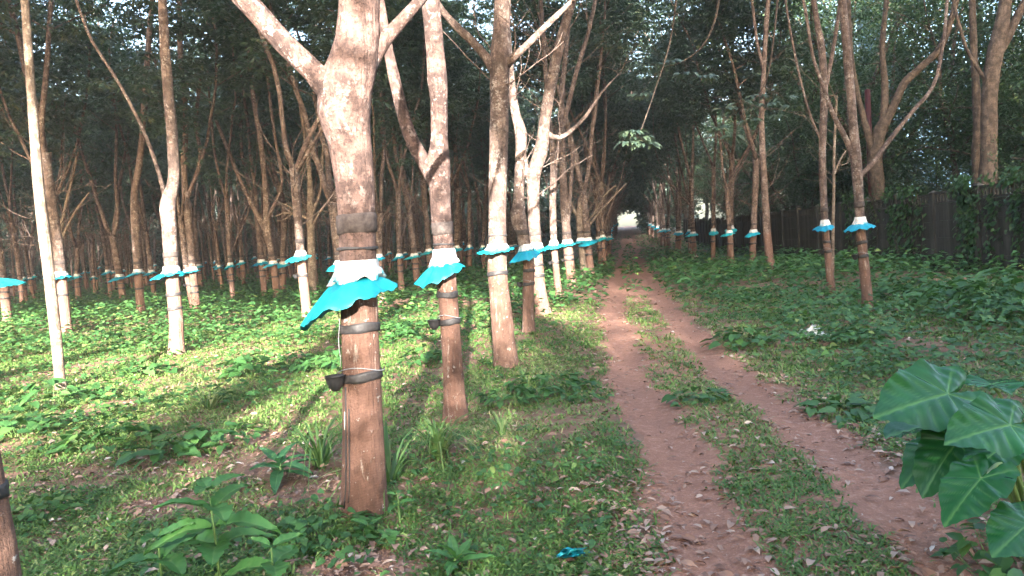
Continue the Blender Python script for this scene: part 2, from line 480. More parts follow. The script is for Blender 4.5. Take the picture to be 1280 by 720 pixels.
def track_sheet():
    ys = np.unique(np.concatenate([np.linspace(-10, 1, 12), np.linspace(1, 16, 150), np.linspace(16, 150, 220)]))
    ts = np.linspace(-1, 1, 33)
    verts = []
    for y in ys:
        c = float(track_c(y))
        wl = 0.92 + 0.30 * (fbm(y * 1.1, 3.0, 21) - .5) * 2
        wr = 0.92 + 0.30 * (fbm(y * 1.1, 9.0, 22) - .5) * 2
        for t in ts:
            x = c + t * (wl if t < 0 else wr)
            z = gz(x, y) + 0.006 - 0.05 * max(0, abs(t) - .9) / .1
            verts.append((x, y, z))
    n = len(ts)
    fs = [(j * n + i, j * n + i + 1, (j + 1) * n + i + 1, (j + 1) * n + i) for j in range(len(ys) - 1) for i in range(n - 1)]
    b = MB(); b.v = verts; b.f = fs
    return tag(b.build('dirt_track', M['track']), kind='structure')
track_sheet()

# ------------------------------------------------------------------ boundary wall on the right
WALL_PTS = [(10.6, 2.0), (9.6, 9.0), (8.75, 16.8), (6.5, 33.0), (5.6, 48.0), (5.2, 76.0)]
def wall_at(s):
    acc = 0
    for a, b in zip(WALL_PTS[:-1], WALL_PTS[1:]):
        l = math.hypot(b[0] - a[0], b[1] - a[1])
        if s <= acc + l:
            t = (s - acc) / l
            return (a[0] + (b[0] - a[0]) * t, a[1] + (b[1] - a[1]) * t), math.atan2(b[1] - a[1], b[0] - a[0])
        acc += l
    return WALL_PTS[-1], math.atan2(b[1] - a[1], b[0] - a[0])
WALL_LEN = sum(math.hypot(b[0] - a[0], b[1] - a[1]) for a, b in zip(WALL_PTS[:-1], WALL_PTS[1:]))

wall = empty('boundary_wall', (8.75, 16.8, 0))
tag(wall, 'dark mossy precast concrete boundary wall behind the right row of trees', 'wall')
def wall_meshes():
    p = MB(); p.box(-.09, .09, -.09, .09, -.3, 2.12); p.add([(-.11, -.11, 2.12), (.11, -.11, 2.12), (.11, .11, 2.12), (-.11, .11, 2.12), (0, 0, 2.2)], [(0, 1, 4), (1, 2, 4), (2, 3, 4), (3, 0, 4), (3, 2, 1, 0)])
    s = MB(); s.box(.095, 1.905, -.03, .03, 0, .44)
    l = MB()
    l.box(.095, 1.905, -.035, .035, 0, .05); l.box(.095, 1.905, -.035, .035, .25, .31)
    for k in range(13): x = .14 + k * .14; l.box(x, x + .06, -.02, .02, .05, .25)
    return p.mesh('post', False), s.mesh('panel', False), l.mesh('lattice', False)
_pm, _sm, _lm = wall_meshes()
s = 0.0
while s < WALL_LEN - 2.0:
    (x, y), a = wall_at(s)
    (x2, y2), _ = wall_at(s + 2.0)
    a = math.atan2(y2 - y, x2 - x)
    z = gz(x, y)
    def put(name, me, dz, tilt=0.0, off=0.0):
        o = link(name, me, wall, M['wall'])
        o.location = (x - wall.location.x + off * math.sin(a), y - wall.location.y - off * math.cos(a), z + dz)
        o.rotation_euler = (tilt, 0, a)
    rr = random.Random(int(s * 10))
    put('post', _pm, rr.uniform(-.03, .03))
    for k in range(4): put('panel', _sm, -.02 + k * .445, rr.uniform(-.012, .012), rr.uniform(-.008, .008))
    put('lattice', _lm, 1.765, 0)
    s += 2.0

# ------------------------------------------------------------------ trees
def catmull(P, Rd, step):
    P = [np.array(p, float) for p in P]
    outP, outR = [], []
    for i in range(len(P) - 1):
        p0 = P[max(i - 1, 0)]; p1 = P[i]; p2 = P[i + 1]; p3 = P[min(i + 2, len(P) - 1)]
        n = max(1, int(np.linalg.norm(p2 - p1) / step))
        for k in range(n):
            t = k / n
            outP.append(.5 * ((2 * p1) + (-p0 + p2) * t + (2 * p0 - 5 * p1 + 4 * p2 - p3) * t * t + (-p0 + 3 * p1 - 3 * p2 + p3) * t ** 3))
            e = t * t * (3 - 2 * t)
            outR.append(Rd[i] * (1 - e) + Rd[i + 1] * e)
    outP.append(P[-1]); outR.append(Rd[-1])
    return outP, outR

def grow(rng, start, direc, length, r0, r1, wander=.12, up=.06, step=.5):
    """a branch as a random walk"""
    p = np.array(start, float); d = np.array(direc, float); d /= np.linalg.norm(d)
    n = max(3, int(length / step)); pts = [p.copy()]; rad = [r0]
    for k in range(n):
        d = d + np.array([rng.gauss(0, wander), rng.gauss(0, wander), rng.gauss(0, wander * .6) + up])
        d /= np.linalg.norm(d)
        p = p + d * (length / n)
        pts.append(p.copy()); rad.append(r0 + (r1 - r0) * (k + 1) / n)
    return pts, rad

def rubber_clusters(rng, anchors, K, spread=.45, leaflets=(7, 11), size=.17):
    """trifoliate rubber leaves radiating from twig ends"""
    nr = np.random.RandomState(rng.randint(0, 10 ** 6))
    A = np.array(anchors)
    C, D, Nn, Ls, Rn = [], [], [], [], []
    idx = nr.randint(0, len(A), K)
    cen = A[idx] + nr.normal(0, spread, (K, 3)) * np.array([1, 1, .7])
    tone = nr.beta(2, 2.6, K)
    for k in range(K):
        m = nr.randint(*leaflets)
        az = nr.uniform(0, 2 * np.pi) + np.arange(m) * 2.4
        el = nr.uniform(-.35, .75, m)
        dv = np.stack([np.cos(az) * np.cos(el), np.sin(az) * np.cos(el), np.sin(el)], 1)
        tipc = cen[k] + dv * nr.uniform(.12, .30, (m, 1))
        for j in (-1, 0, 1):
            a2 = az + j * .75
            e2 = el * .3 - nr.uniform(.25, .8, m)
            dd = np.stack([np.cos(a2) * np.cos(e2), np.sin(a2) * np.cos(e2), np.sin(e2)], 1)
            C.append(tipc); D.append(dd)
            Nn.append(np.stack([nr.normal(0, .3, m), nr.normal(0, .3, m), np.ones(m)], 1))
            Ls.append(size * nr.uniform(.7, 1.25, m)); Rn.append(np.clip(tone[k] + nr.normal(0, .09, m), 0, 1))
    C = np.concatenate(C); D = np.concatenate(D); Nn = np.concatenate(Nn); Ls = np.concatenate(Ls); Rn = np.concatenate(Rn)
    return C, D, Nn, Ls, Rn

def limbs_above(rng, b, start, direc, r, top, anchors, n=8, sub=8, zmin=4.3):
    L = max(2.0, top - start[2])
    pts, rad = grow(rng, start, direc, L * 1.05, r, .018, .085, .10, .55)
    b.tube(pts, rad, n, .06, rng.random() * 9)
    for k in range(sub):
        i = rng.randrange(max(1, len(pts) // 3), len(pts) - 1)
        az = rng.uniform(0, 2 * math.pi)
        d = (math.cos(az), math.sin(az), rng.uniform(.25, .9))
        p2, r2 = grow(rng, pts[i], d, rng.uniform(1.2, 2.8), rad[i] * .5, .008, .16, .02, .4)
        b.tube(p2, r2, 5, 0, 0, False)
        for q in p2[2:]:
            if q[2] > zmin: anchors.append(q)
    for q in pts[len(pts) // 2:]:
        if q[2] > zmin: anchors.append(q)

def bare_twigs(rng, b, pts, n, zlo, zhi, length=(.5, 1.4)):
    c = [p for p in pts if zlo < p[2] < zhi]
    if not c: return
    for _ in range(n):
        p = rng.choice(c); az = rng.uniform(0, 6.28)
        q, r = grow(rng, p, (math.cos(az), math.sin(az), rng.uniform(.1, 1.1)), rng.uniform(*length), .012, .004, .2, .05, .18)
        b.tube(q, r, 4, 0, 0, False)
        for _k in range(3):
            i = rng.randrange(1, len(q) - 1); a2 = az + rng.uniform(-1.2, 1.2)
            q2, r2 = grow(rng, q[i], (math.cos(a2), math.sin(a2), rng.uniform(.1, 1)), rng.uniform(.2, .6), .006, .003, .22, .03, .15)
            b.tube(q2, r2, 3, 0, 0, False)

def ring_at(pts, rad, z):
    zs = [p[2] for p in pts]
    return (np.array([np.interp(z, zs, [p[0] for p in pts]), np.interp(z, zs, [p[1] for p in pts]), z]), float(np.interp(z, zs, rad)))

def guard_mesh(c, r, out, lean_az, drop, tilt, seed, n=72):
    """pleated plastic skirt tied round a trunk: flares out and down, longer on one side"""
    rg = random.Random(seed)
    ph = [rg.uniform(0, 6.28) for _ in range(6)]
    m = 7; vs = []
    for i in range(m):
        t = i / (m - 1)
        for k in range(n):
            a = 2 * math.pi * k / n
            s_ = .5 + .5 * math.cos(a - lean_az)
            w = out * (.42 + .58 * s_) * (1 + .10 * math.sin(3 * a + ph[0]) + .07 * math.sin(7 * a + ph[1]))
            dz = drop * (.25 + .75 * s_) * (1 + .14 * math.sin(2 * a + ph[2]) + .06 * math.sin(9 * a + ph[3]))
            pl = (abs(((a * 11 / 6.2832 + .25 * math.sin(2 * a + ph[4]) + ph[5]) % 1) - .5) * 2 + .25 * math.sin(23 * a + ph[1] + 3 * t)) * .021 * t ** .7
            rr = r * 1.04 + .004 + w * t
            z = c[2] - dz * (t ** 1.25) + pl * (1 if out < .5 else 1.6) + tilt * math.cos(a - lean_az) * 0
            vs.append((c[0] + math.cos(a) * rr, c[1] + math.sin(a) * rr, z))
    fs = [(i * n + k, i * n + (k + 1) % n, (i + 1) * n + (k + 1) % n, (i + 1) * n + k) for i in range(m - 1) for k in range(n)]
    nb = len(vs)
    vs += [(x, y, z - .003) for x, y, z in vs]
    fs += [tuple(nb + q for q in reversed(f)) for f in fs]
    o = (m - 1) * n
    fs += [(o + k, o + (k + 1) % n, nb + o + (k + 1) % n, nb + o + k) for k in range(n)]
    b = MB(); b.v = vs; b.f = fs
    return b.mesh('rain_guard')

def collar_mesh(c, r, h, lean_az, flare, seed, n=44):
    rg = random.Random(seed); p = [rg.uniform(0, 6.28) for _ in range(5)]
    m = 7; vs = []; edge = []
    for i in range(m):
        t = i / (m - 1)
        for k in range(n):
            a = 2 * math.pi * k / n
            s_ = .5 + .5 * math.cos(a - lean_az)
            lump = .007 * math.sin(9 * a + p[0] + 3 * t) + .006 * math.sin(5 * a + p[1] - 7 * t) + .005 * math.sin(15 * a + p[2] + 9 * t) + .012 * (float(vnoise(a * 3 + seed, t * 4, seed)) - .5)
            rr = r * 1.02 + .006 + flare * (t ** 1.6) * (.55 + .6 * s_) + lump * (.3 + t)
            zz = h * (1 - t) - h * .30 * t * s_ + .012 * t * math.sin(6 * a + p[3]) + .008 * t * math.sin(11 * a + p[4])
            vs.append((c[0] + math.cos(a) * rr, c[1] + math.sin(a) * rr, c[2] + zz)); edge.append(max(0, t - .45) / .55)
    fs = [(i * n + k, i * n + (k + 1) % n, (i + 1) * n + (k + 1) % n, (i + 1) * n + k) for i in range(m - 1) for k in range(n)]
    nb = len(vs)
    for k in range(n):                                   # tuck the lower edge in
        a = 2 * math.pi * k / n
        x, y, z = vs[(m - 1) * n + k]
        vs.append((c[0] + math.cos(a) * r, c[1] + math.sin(a) * r, z + .012)); edge.append(1)
    fs += [((m - 1) * n + k, (m - 1) * n + (k + 1) % n, nb + (k + 1) % n, nb + k) for k in range(n)]
    b = MB(); b.v = vs; b.f = fs
    me = b.mesh('cloth_collar')
    at_ = me.attributes.new('edge', 'FLOAT', 'POINT'); at_.data.foreach_set('value', edge)
    return me

def band_mesh(pts, rad, z, h, proud=.006, wob=.006, seed=0, n=28, name='strap'):
    rg = random.Random(seed); p = [rg.uniform(0, 6.28) for _ in range(4)]
    vs = []; m = 6
    prof = [(-.5, -.004), (-.46, 1), (-.15, .75), (.15, 1.05), (.46, .9), (.5, -.004)]
    for t, q in prof:
        for k in range(n):
            a = 2 * math.pi * k / n
            zz = z + t * h + wob * math.sin(a + p[0]) + wob * .5 * math.sin(3 * a + p[1] + t * 2)
            c, r = ring_at(pts, rad, zz)
            rr = r * 1.055 + (proud * q if q > 0 else -r * .12) + .0025 * math.sin(7 * a + p[2] + t * 5)
            vs.append((c[0] + math.cos(a) * rr, c[1] + math.sin(a) * rr, zz))
    fs = [(i * n + k, i * n + (k + 1) % n, (i + 1) * n + (k + 1) % n, (i + 1) * n + k) for i in range(m - 1) for k in range(n)]
    b = MB(); b.v = vs; b.f = fs
    return b.mesh(name)

def cup_mesh(c, r):
    b = MB(); n = 18
    prof = [(0, -.95), (.35, -.9), (.68, -.62), (.9, -.2), (1.0, .12), (1.05, .14), (.93, .11), (.82, -.18), (.6, -.52), (.3, -.75), (0, -.8)]
    vs = [(c[0] + q * r * math.cos(2 * math.pi * k / n), c[1] + q * r * math.sin(2 * math.pi * k / n), c[2] + h * r * 1.45) for q, h in prof for k in range(n)]
    b.add(vs, [(i * n + k, i * n + (k + 1) % n, (i + 1) * n + (k + 1) % n, (i + 1) * n + k) for i in range(len(prof) - 1) for k in range(n)])
    return b.mesh('latex_cup')

def dress(root, pts, rad, gzh, az, out, drop, seed, cup=True, tape=True, straps=(.30, .52), near=False, cupaz=None, cupz=None, flare=.04, wire=True, ch=None, guard=True):
    """the tapping gear strapped round a trunk"""
    c, r = ring_at(pts, rad, gzh)
    if guard: g = link('rain_guard', guard_mesh(c, r, out, az, drop, 0, seed), root, M['guard'])
    if guard: link('cloth_collar', collar_mesh(c + np.array([0, 0, .005]), r, ch or (.12 if near else .10), az, flare, seed + 1), g, M['cloth'])
    if tape: link('tape_band', band_mesh(pts, rad, gzh + .30, .11 if near else .09, .004, .004, seed + 2, name='tape_band'), root, M['tape'])
    if near and guard: link('cord', band_mesh(pts, rad, gzh + .165, .016, .006, .004, seed + 3, name='cord'), root, M['strap'])
    for k, dz in enumerate(straps):
        link('strap', band_mesh(pts, rad, gzh - dz, .055, .004, .008, seed + 5 + k), root, M['strap'])
    if cup:
        cz = cupz if cupz is not None else gzh - (straps[-1] if straps else .5) + .02
        c2, r2 = ring_at(pts, rad, cz); ca = cupaz if cupaz is not None else az
        cr = .056
        cc = c2 + np.array([math.cos(ca) * (r2 + cr * .98), math.sin(ca) * (r2 + cr * .98), 0])
        cu = link('latex_cup', cup_mesh(cc, cr), root, M['cup'])
        if wire:
            w = MB(); n = 40; vs = []
            w.tube([(c2[0] + math.cos(ca + t) * (r2 * 1.09 + .012), c2[1] + math.sin(ca + t) * (r2 * 1.09 + .012), cz + .03 + .018 * math.sin(t * 2)) for t in np.linspace(-2.6, 2.6, 40)], [.0028] * 40, 5)
            w.build('wire', M['wire'], cu)

GUARD_AZ = R(215)     # most skirts droop towards the camera's left
# ---- generic rubber trees: eight of them, copied with all their parts
class Proto: pass
def make_proto(seed, style='guard', K=540):
    rng = random.Random(seed)
    P = Proto(); P.parts = []
    root = empty('rubber_tree'); P.root = root
    r0 = rng.uniform(.088, .118) if style == 'guard' else rng.uniform(.045, .06)
    hf = rng.uniform(2.4, 4.4)
    lean = np.array([rng.gauss(0, .035), rng.gauss(0, .03), 0])
    bend = np.array([rng.gauss(0, .05), rng.gauss(0, .05), 0])
    pts, rad = [], []
    for z in np.arange(-.2, hf + .01, .17):
        t = z / hf
        pts.append(np.array([0, 0, z]) + lean * z + bend * math.sin(t * 3.0))
        fl = 1 + .42 * math.exp(-max(z, 0) / .16)
        rad.append(r0 * fl * (1.03 - .14 * t) * (1 + .06 * math.sin(z * 2.7 + seed) + (.10 * math.exp(-((z - hf + .1) / .3) ** 2))))
    b = MB(); b.tube(pts, rad, 12, .07, seed)
    anchors = []
    nl = rng.choice([2, 2, 3]); a0 = rng.uniform(0, 6.28)
    for k in range(nl):
        az = a0 + k * 2 * math.pi / nl + rng.uniform(-.4, .4)
        inc = rng.uniform(.12, .5)
        limbs_above(rng, b, pts[-1] - np.array([0, 0, .12]), (math.sin(inc) * math.cos(az), math.sin(inc) * math.sin(az), math.cos(inc)),
                    r0 * rng.uniform(.55, .78), rng.uniform(10.5, 13.0), anchors)
    if rng.random() < .7:       # a lower side branch
        i = rng.randrange(len(pts) // 2, len(pts) - 1); az = rng.uniform(0, 6.28)
        limbs_above(rng, b, pts[i], (math.cos(az) * .8, math.sin(az) * .8, 1.0), r0 * .42, rng.uniform(7, 9), anchors, 6, 3)
    bare_twigs(rng, b, pts[len(pts) // 2:], 12, 1.9, 6, (.7, 2.3))
    b.build('trunk', M['bark'] if style == 'guard' else M['bark_pale'], root)
    C, D, Nn, Ls, Rn = rubber_clusters(rng, anchors, K)
    link('crown', leaf_mesh('crown', C, D, Nn, Ls, Ls * .40, Rn, T_QUAD), root, M['canopy'])
    if style == 'guard':
        dress(root, pts, rad, rng.uniform(1.33, 1.42), GUARD_AZ + rng.uniform(-.9, .9), rng.uniform(.17, .26), rng.uniform(.11, .19), seed * 7, straps=(.30, .5) if seed % 2 else (.42,))
    P.parts = children_of(root)
    P.sub = {p: children_of(p) for p in P.parts}
    return P

PROTO = [make_proto(100 + i) for i in range(8)]
USED = set()
def place_tree(k, x, y, rz, sc, label, group=None, name='rubber_tree'):
    P = PROTO[k]
    if k not in USED:
        USED.add(k); r = P.root
    else:
        r = P.root.copy(); COL.objects.link(r)
        for p in P.parts:
            c = p.copy(); COL.objects.link(c); c.parent = r
            for q in P.sub[p]:
                e = q.copy(); COL.objects.link(e); e.parent = c
    r.location = (x, y, gz(x, y)); r.rotation_euler = (0, 0, rz); r.scale = (sc[0], sc[0], sc[1])
    tag(r, label, 'tree', group)
    return r

# ---- near trees, traced limb by limb at their own distance
def traced(Y, trunk, limbs=(), label='', name='rubber_tree', top=11.0, K=300, mat='bark', seed=1, group=None, twigs=0, crown=True, n=20, dres=None, twz=(2, 7), extend=True, foot=.20, lump=.06):
    rng = random.Random(seed)
    base = on_ground(trunk[0][0], trunk[0][1]) if Y is None else at(trunk[0][0], trunk[0][1], Y)
    Y = base[1]
    base[2] = gz(base[0], base[1])
    root = empty(name, tuple(base)); tag(root, label, 'tree', group)
    def conv(tr, dy0=0.0, dy1=0.0):
        P, Rr = [], []
        for i, (u, v, w) in enumerate(tr):
            t = i / max(1, len(tr) - 1)
            p = at(u, v, Y + dy0 + (dy1 - dy0) * t)
            P.append(p - base); Rr.append(w * .475 * cam_depth(p) / F_PX)
        return P, Rr
    b = MB(); anchors = []
    P, Rr = conv(trunk)
    P[0][2] = 0; P.insert(0, P[0] * 1.0 + np.array([0, 0, -.25])); Rr.insert(0, Rr[0] * 1.12)
    pts, rad = catmull(P, Rr, .07)
    rad = [r * (1 + foot * math.exp(-max(p[2], 0) / .12)) for p, r in zip(pts, rad)]
    b.tube(pts, rad, n, lump, seed)
    allp = list(pts)
    ends = [(pts, rad)]
    for (tr, dy0, dy1) in limbs:
        lp, lr = conv(tr, dy0, dy1)
        q, r = catmull(lp, lr, .10)
        b.tube(q, r, 12, .05, seed + 3); allp += q
        if extend and tr[-1][1] < 5: ends.append((q, r))
    for q, r in ends:
        if extend and q[-1][2] < top - 1:
            dr = q[-1] - q[-4]; dr = dr / np.linalg.norm(dr) + np.array([0, 0, .35])
            limbs_above(rng, b, q[-1] - dr * .02, dr, r[-1] * .97, top * rng.uniform(.85, 1.05), anchors, 8, 7, 5.2)
    if twigs: bare_twigs(rng, b, allp, int(twigs * 1.6), twz[0], twz[1], (.6, 1.5 if twigs < 10 else 2.6))
    b.build('trunk', M[mat], root)
    if crown and anchors:
        C, D, Nn, Ls, Rn = rubber_clusters(rng, anchors, K)
        link('crown', leaf_mesh('crown', C, D, Nn, Ls, Ls * .40, Rn, T_QUAD), root, M['canopy'])
    if dres: dress(root, pts, rad, seed=seed * 13, **dres)
    return root, pts, rad

G0 = 'rubber trees in the row along the left edge of the track'
GL = 'rubber trees in the rows left of the track'
GR = 'rubber trees in the row between track and wall'
# T1: the big forked tree in front
t1, t1p, t1r = traced(None, [(455, 640, 60), (455, 600, 56), (453, 500, 51), (450, 420, 49), (448, 350, 49), (446, 280, 48), (443, 220, 51), (437, 175, 56), (431, 140, 68), (433, 108, 70), (443, 80, 64), (448, 50, 57), (450, 0, 52), (452, -90, 49), (456, -220, 44)],
    [([(432, 138, 40), (405, 104, 36), (390, 88, 30), (355, 55, 29), (320, 15, 29), (288, -18, 28), (235, -70, 26), (170, -150, 22)], 0, -.3),
     ([(440, 108, 36), (462, 72, 30), (480, 50, 20), (500, 28, 17), (525, 0, 15), (560, -45, 14), (590, -110, 12)], 0, .25)],
    'thick forked rubber tree in the foreground with a wide turquoise skirt and white cloth', top=10.5, K=110, mat='bark_rough', seed=3, n=36, group=G0, foot=.10, lump=.055,
    dres=dict(gzh=1.335, az=R(196), out=.225, drop=.235, near=True, straps=(.28, .55), cupaz=R(228), cupz=.80, flare=.05, ch=.095))
def extras_t1():
    # a vertical tapping groove with dried latex down the left side, and dangling string
    for (da, col, w, z0, z1, nm) in ((R(236), 'strap', .006, .06, .74, 'tapping_groove'), (R(232), 'latex', .006, .50, .60, 'latex_drip'), (R(249), 'strap', .004, .10, .62, 'tapping_groove')):
        b = MB(); P = []
        for z in np.linspace(z0, z1, 14):
            c, r = ring_at(t1p, t1r, z)
            a = da + .03 * math.sin(z * 9)
            P.append((c[0] + math.cos(a) * r * 1.005, c[1] + math.sin(a) * r * 1.005, z))
        b.tube(P, [w] * 14, 6); b.build(nm, M[col], t1)
    b = MB(); P = []
    for k, z in enumerate(np.linspace(.84, 1.16, 12)):
        c, r = ring_at(t1p, t1r, z); a = R(216) + .14 * math.sin(k * .9)
        P.append((c[0] + math.cos(a) * (r + .014), c[1] + math.sin(a) * (r + .014), z))
    b.tube(P, [.0026] * 12, 5); b.build('string', M['wire'], t1)
extras_t1()

traced(None, [(570, 526, 31), (567, 480, 27), (562, 400, 26), (557, 340, 26), (553, 290, 26), (550, 235, 28), (548, 207, 31), (549, 170, 22), (549, 125, 22), (547, 100, 26), (543, 50, 24), (538, 0, 24), (532, -90, 22)],
    [([(548, 232, 24), (532, 205, 20), (516, 178, 18), (505, 148, 17), (495, 108, 16), (486, 66, 13), (478, 20, 12), (470, -30, 11)], 0, .2)],
    'second rubber tree from the camera with drooping turquoise skirt and black latex cup', K=160, mat='bark_rough', seed=5, n=24, group=G0,
    dres=dict(gzh=1.36, az=R(205), out=.17, drop=.17, near=True, straps=(.26, .50), cupaz=R(212), cupz=.88))
traced(None, [(633, 458, 31), (628, 405, 28), (622, 345, 26), (622, 300, 24), (622, 230, 23), (624, 150, 25), (625, 80, 27), (627, 30, 22), (628, 0, 22), (630, -90, 20)],
    [([(622, 92, 17), (606, 70, 12), (596, 58, 11), (580, 42, 11), (560, 22, 9), (545, 0, 7), (525, -40, 6)], 0, -.2),
     ([(630, 84, 13), (642, 72, 10), (660, 55, 9), (685, 30, 8), (716, 0, 6), (740, -30, 6)], 0, -.2)],
    'third rubber tree by the track, straight stout trunk with a thin flat turquoise ring', seed=7, n=22, group=G0, twigs=8, twz=(3, 5),
    dres=dict(gzh=1.47, az=R(225), out=.16, drop=.055, near=True, ch=.06, tape=False, straps=(.3,), cup=False))
traced(None, [(661, 416, 16), (660, 380, 15), (661, 330, 15), (655, 300, 16), (648, 272, 21), (648, 250, 14), (650, 205, 13), (651, 168, 16), (644, 140, 12), (638, 100, 12), (634, 50, 11), (632, 0, 10), (630, -60, 10)], [],
    'slim sunlit rubber tree with a knobby bend close beside the third trunk', seed=9, n=18, group=G0, twigs=3,
    dres=dict(gzh=1.37, az=R(215), out=.21, drop=.22, straps=(.34, .55), cupaz=R(190)))
traced(None, [(679, 393, 19), (673, 350, 17), (669, 300, 16), (667, 260, 16), (667, 220, 18), (676, 190, 18), (681, 150, 15), (688, 108, 15), (700, 55, 13), (715, 0, 12), (728, -50, 11)],
    [([(667, 226, 14), (657, 212, 11), (655, 190, 5), (657, 175, 4)], 0, 0), ([(680, 165, 10), (700, 172, 6), (728, 150, 5), (752, 116, 3), (776, 90, .8)], 0, .6)],
    'fifth rubber tree in the left row, two-forked and sunlit, sharing its white collar level', seed=11, n=18, group=G0, twigs=12,
    dres=dict(gzh=1.40, az=R(225), out=.20, drop=.14, straps=(.36, .58), cupaz=R(200)))
traced(None, [(699, 376, 10), (695, 335, 9), (692, 300, 9), (691, 250, 9), (692, 205, 10), (687, 160, 7), (684, 120, 6), (680, 60, 6), (676, 0, 5)],
    [([(692, 215, 8), (700, 170, 7), (707, 145, 6), (720, 92, 6), (735, 42, 5.5), (746, -8, 5), (752, -40, 5)], 0, .5)],
    'sixth rubber tree in the left row with a pale thin bare limb rising right', seed=13, n=14, group=G0, twigs=14, K=160,
    dres=dict(gzh=1.42, az=R(235), out=.19, drop=.12, straps=(.45,), cupaz=R(200)))
traced(None, [(716, 361, 14), (712, 330, 13), (709, 300, 12), (706, 262, 11), (704, 225, 10), (703, 180, 8), (702, 120, 7), (708, 60, 6), (712, 0, 6)],
    [([(709, 285, 7), (713, 240, 5), (715, 200, 4.5), (715, 172, 4)], 0, -.2)],
    'seventh rubber tree in the left row with an upright snapped pale branch', seed=15, n=14, group=G0, twigs=14, K=160,
    dres=dict(gzh=1.40, az=R(225), out=.20, drop=.12, straps=(.35, .5), cupaz=R(200)))
traced(None, [(730, 350, 10), (728, 320, 9), (726, 300, 9), (724, 275, 9), (725, 258, 8), (726, 243, 4)],
    [([(726, 292, 6), (736, 282, 4), (752, 262, 3.2), (768, 245, 2.6), (783, 229, 2)], 0, .4), ([(725, 275, 5), (717, 262, 4), (714, 252, 3)], 0, 0), ([(726, 285, 4), (742, 268, 3), (756, 244, 2.5), (770, 232, 2)], 0, -.4)],
    'snapped pale stub of a rubber tree with bare side branches beside the track', seed=17, n=12, group=G0, twigs=6, twz=(1.8, 4), mat='bark_pale', crown=False, extend=False,
    dres=dict(gzh=1.42, az=R(235), out=.17, drop=.12, straps=(), cup=False))
# left rows
traced(None, [(76, 489, 15), (74, 465, 13), (70, 420, 14), (62, 350, 14), (55, 290, 15), (48, 230, 13), (44, 180, 12), (38, 100, 11), (31, 0, 10), (26, -80, 9)], [],
    'slender pale young tree without any rain guard, leaning left, nearest on the left side', name='young_tree', seed=21, n=14, mat='bark_pale', K=90, top=8.5, lump=.03)
traced(None, [(221, 443, 20), (220, 400, 18), (215, 345, 18), (212, 290, 18), (210, 258, 20), (217, 222, 14), (215, 170, 14), (210, 110, 13), (206, 60, 13), (203, 0, 11), (200, -50, 11)],
    [([(211, 262, 9), (198, 215, 5), (180, 165, 4.4), (152, 110, 4), (130, 75, 4), (112, 45, 3.6), (95, 0, 3.4)], .3, 1.2)],
    'brightly sunlit rubber tree with a bend above its guard, left of the foreground tree', seed=23, n=18, group=GL,
    dres=dict(gzh=1.42, az=R(200), out=.22, drop=.11, straps=(.38, .62), cup=False))
traced(None, [(177, 397, 12), (174, 360, 10), (171, 320, 10), (169, 275, 11), (168, 245, 9), (176, 190, 8), (181, 120, 8), (186, 50, 7), (190, 0, 6)], [],
    'rubber tree with a turquoise guard just left of the brightly sunlit one', seed=25, n=14, group=GL, K=200, dres=dict(gzh=1.42, az=R(200), out=.22, drop=.12, straps=(.5,), cup=False))
traced(None, [(246, 392, 11), (242, 350, 10), (238, 300, 9), (233, 255, 9), (230, 210, 8), (232, 150, 7), (226, 80, 7), (224, 0, 6)], [([(233, 250, 6), (250, 200, 5), (245, 150, 5), (252, 90, 4)], 0, 0)],
    'darker rubber tree right behind the brightly sunlit one', seed=27, n=14, group=GL, K=200, dres=dict(gzh=1.38, az=R(200), out=.20, drop=.12, straps=(.5, .7), cup=False))
traced(None, [(347, 379, 10), (343, 340, 9), (338, 310, 9), (334, 286, 10), (332, 240, 7), (326, 180, 7), (318, 130, 6), (310, 60, 6), (306, 0, 5)],
    [([(335, 292, 8), (318, 262, 6), (300, 225, 5), (282, 180, 5), (270, 150, 4)], 0, .3), ([(336, 270, 5), (352, 230, 4), (345, 180, 4), (338, 130, 4), (330, 40, 4)], 0, 0)],
    'three-limbed rubber tree left of the bleached bare sapling', seed=29, n=14, group=GL, K=220, dres=dict(gzh=1.38, az=R(200), out=.24, drop=.13, straps=(.45,), cup=False))
traced(None, [(391, 378, 12), (390, 340, 11), (389, 300, 10), (388, 272, 10), (388, 240, 8), (386, 205, 6), (378, 150, 4), (370, 100, 3)],
    [([(388, 275, 5), (372, 268, 3), (358, 266, 2.4), (345, 270, 2)], 0, 0), ([(374, 269, 2.6), (362, 258, 2), (350, 254, 1.8)], 0, 0), ([(389, 270, 5), (400, 240, 4), (403, 205, 3.4), (405, 160, 3)], 0, .2), ([(389, 285, 4), (402, 262, 3), (417, 245, 2)], 0, 0), ([(366, 267, 2.2), (356, 274, 1.8), (346, 276, 1.6)], 0, 0)],
    'bleached white bare sapling with forking twigs left of the foreground trunk', name='bare_sapling', seed=31, n=12, mat='bark_pale', crown=False, extend=False, twigs=5, twz=(2.4, 5))
traced(None, [(85, 399, 8), (82, 360, 7), (78, 320, 7), (74, 285, 7), (66, 250, 5), (62, 215, 3.5), (64, 190, 2)], [([(75, 290, 5), (84, 250, 4), (92, 215, 3), (98, 190, 2)], 0, 0), ([(76, 300, 4), (92, 268, 3), (112, 240, 2)], 0, .3)],
    'pale forked sapling with bare top behind the leaning young tree', name='bare_sapling', seed=33, n=10, mat='bark_pale', crown=False, extend=False, twigs=5, twz=(2.5, 6))
traced(12.0, [(-14, 470, 20), (-16, 400, 18), (-19, 340, 17), (-22, 250, 17), (-26, 150, 16), (-28, 60, 14), (-30, 0, 13)], [],
    'rubber tree at the left picture edge whose broad turquoise skirt juts into view', seed=35, n=14, group=GL, K=160,
    dres=dict(gzh=1.55, az=R(-25), out=.50, drop=.16, straps=(.5,), cup=False))
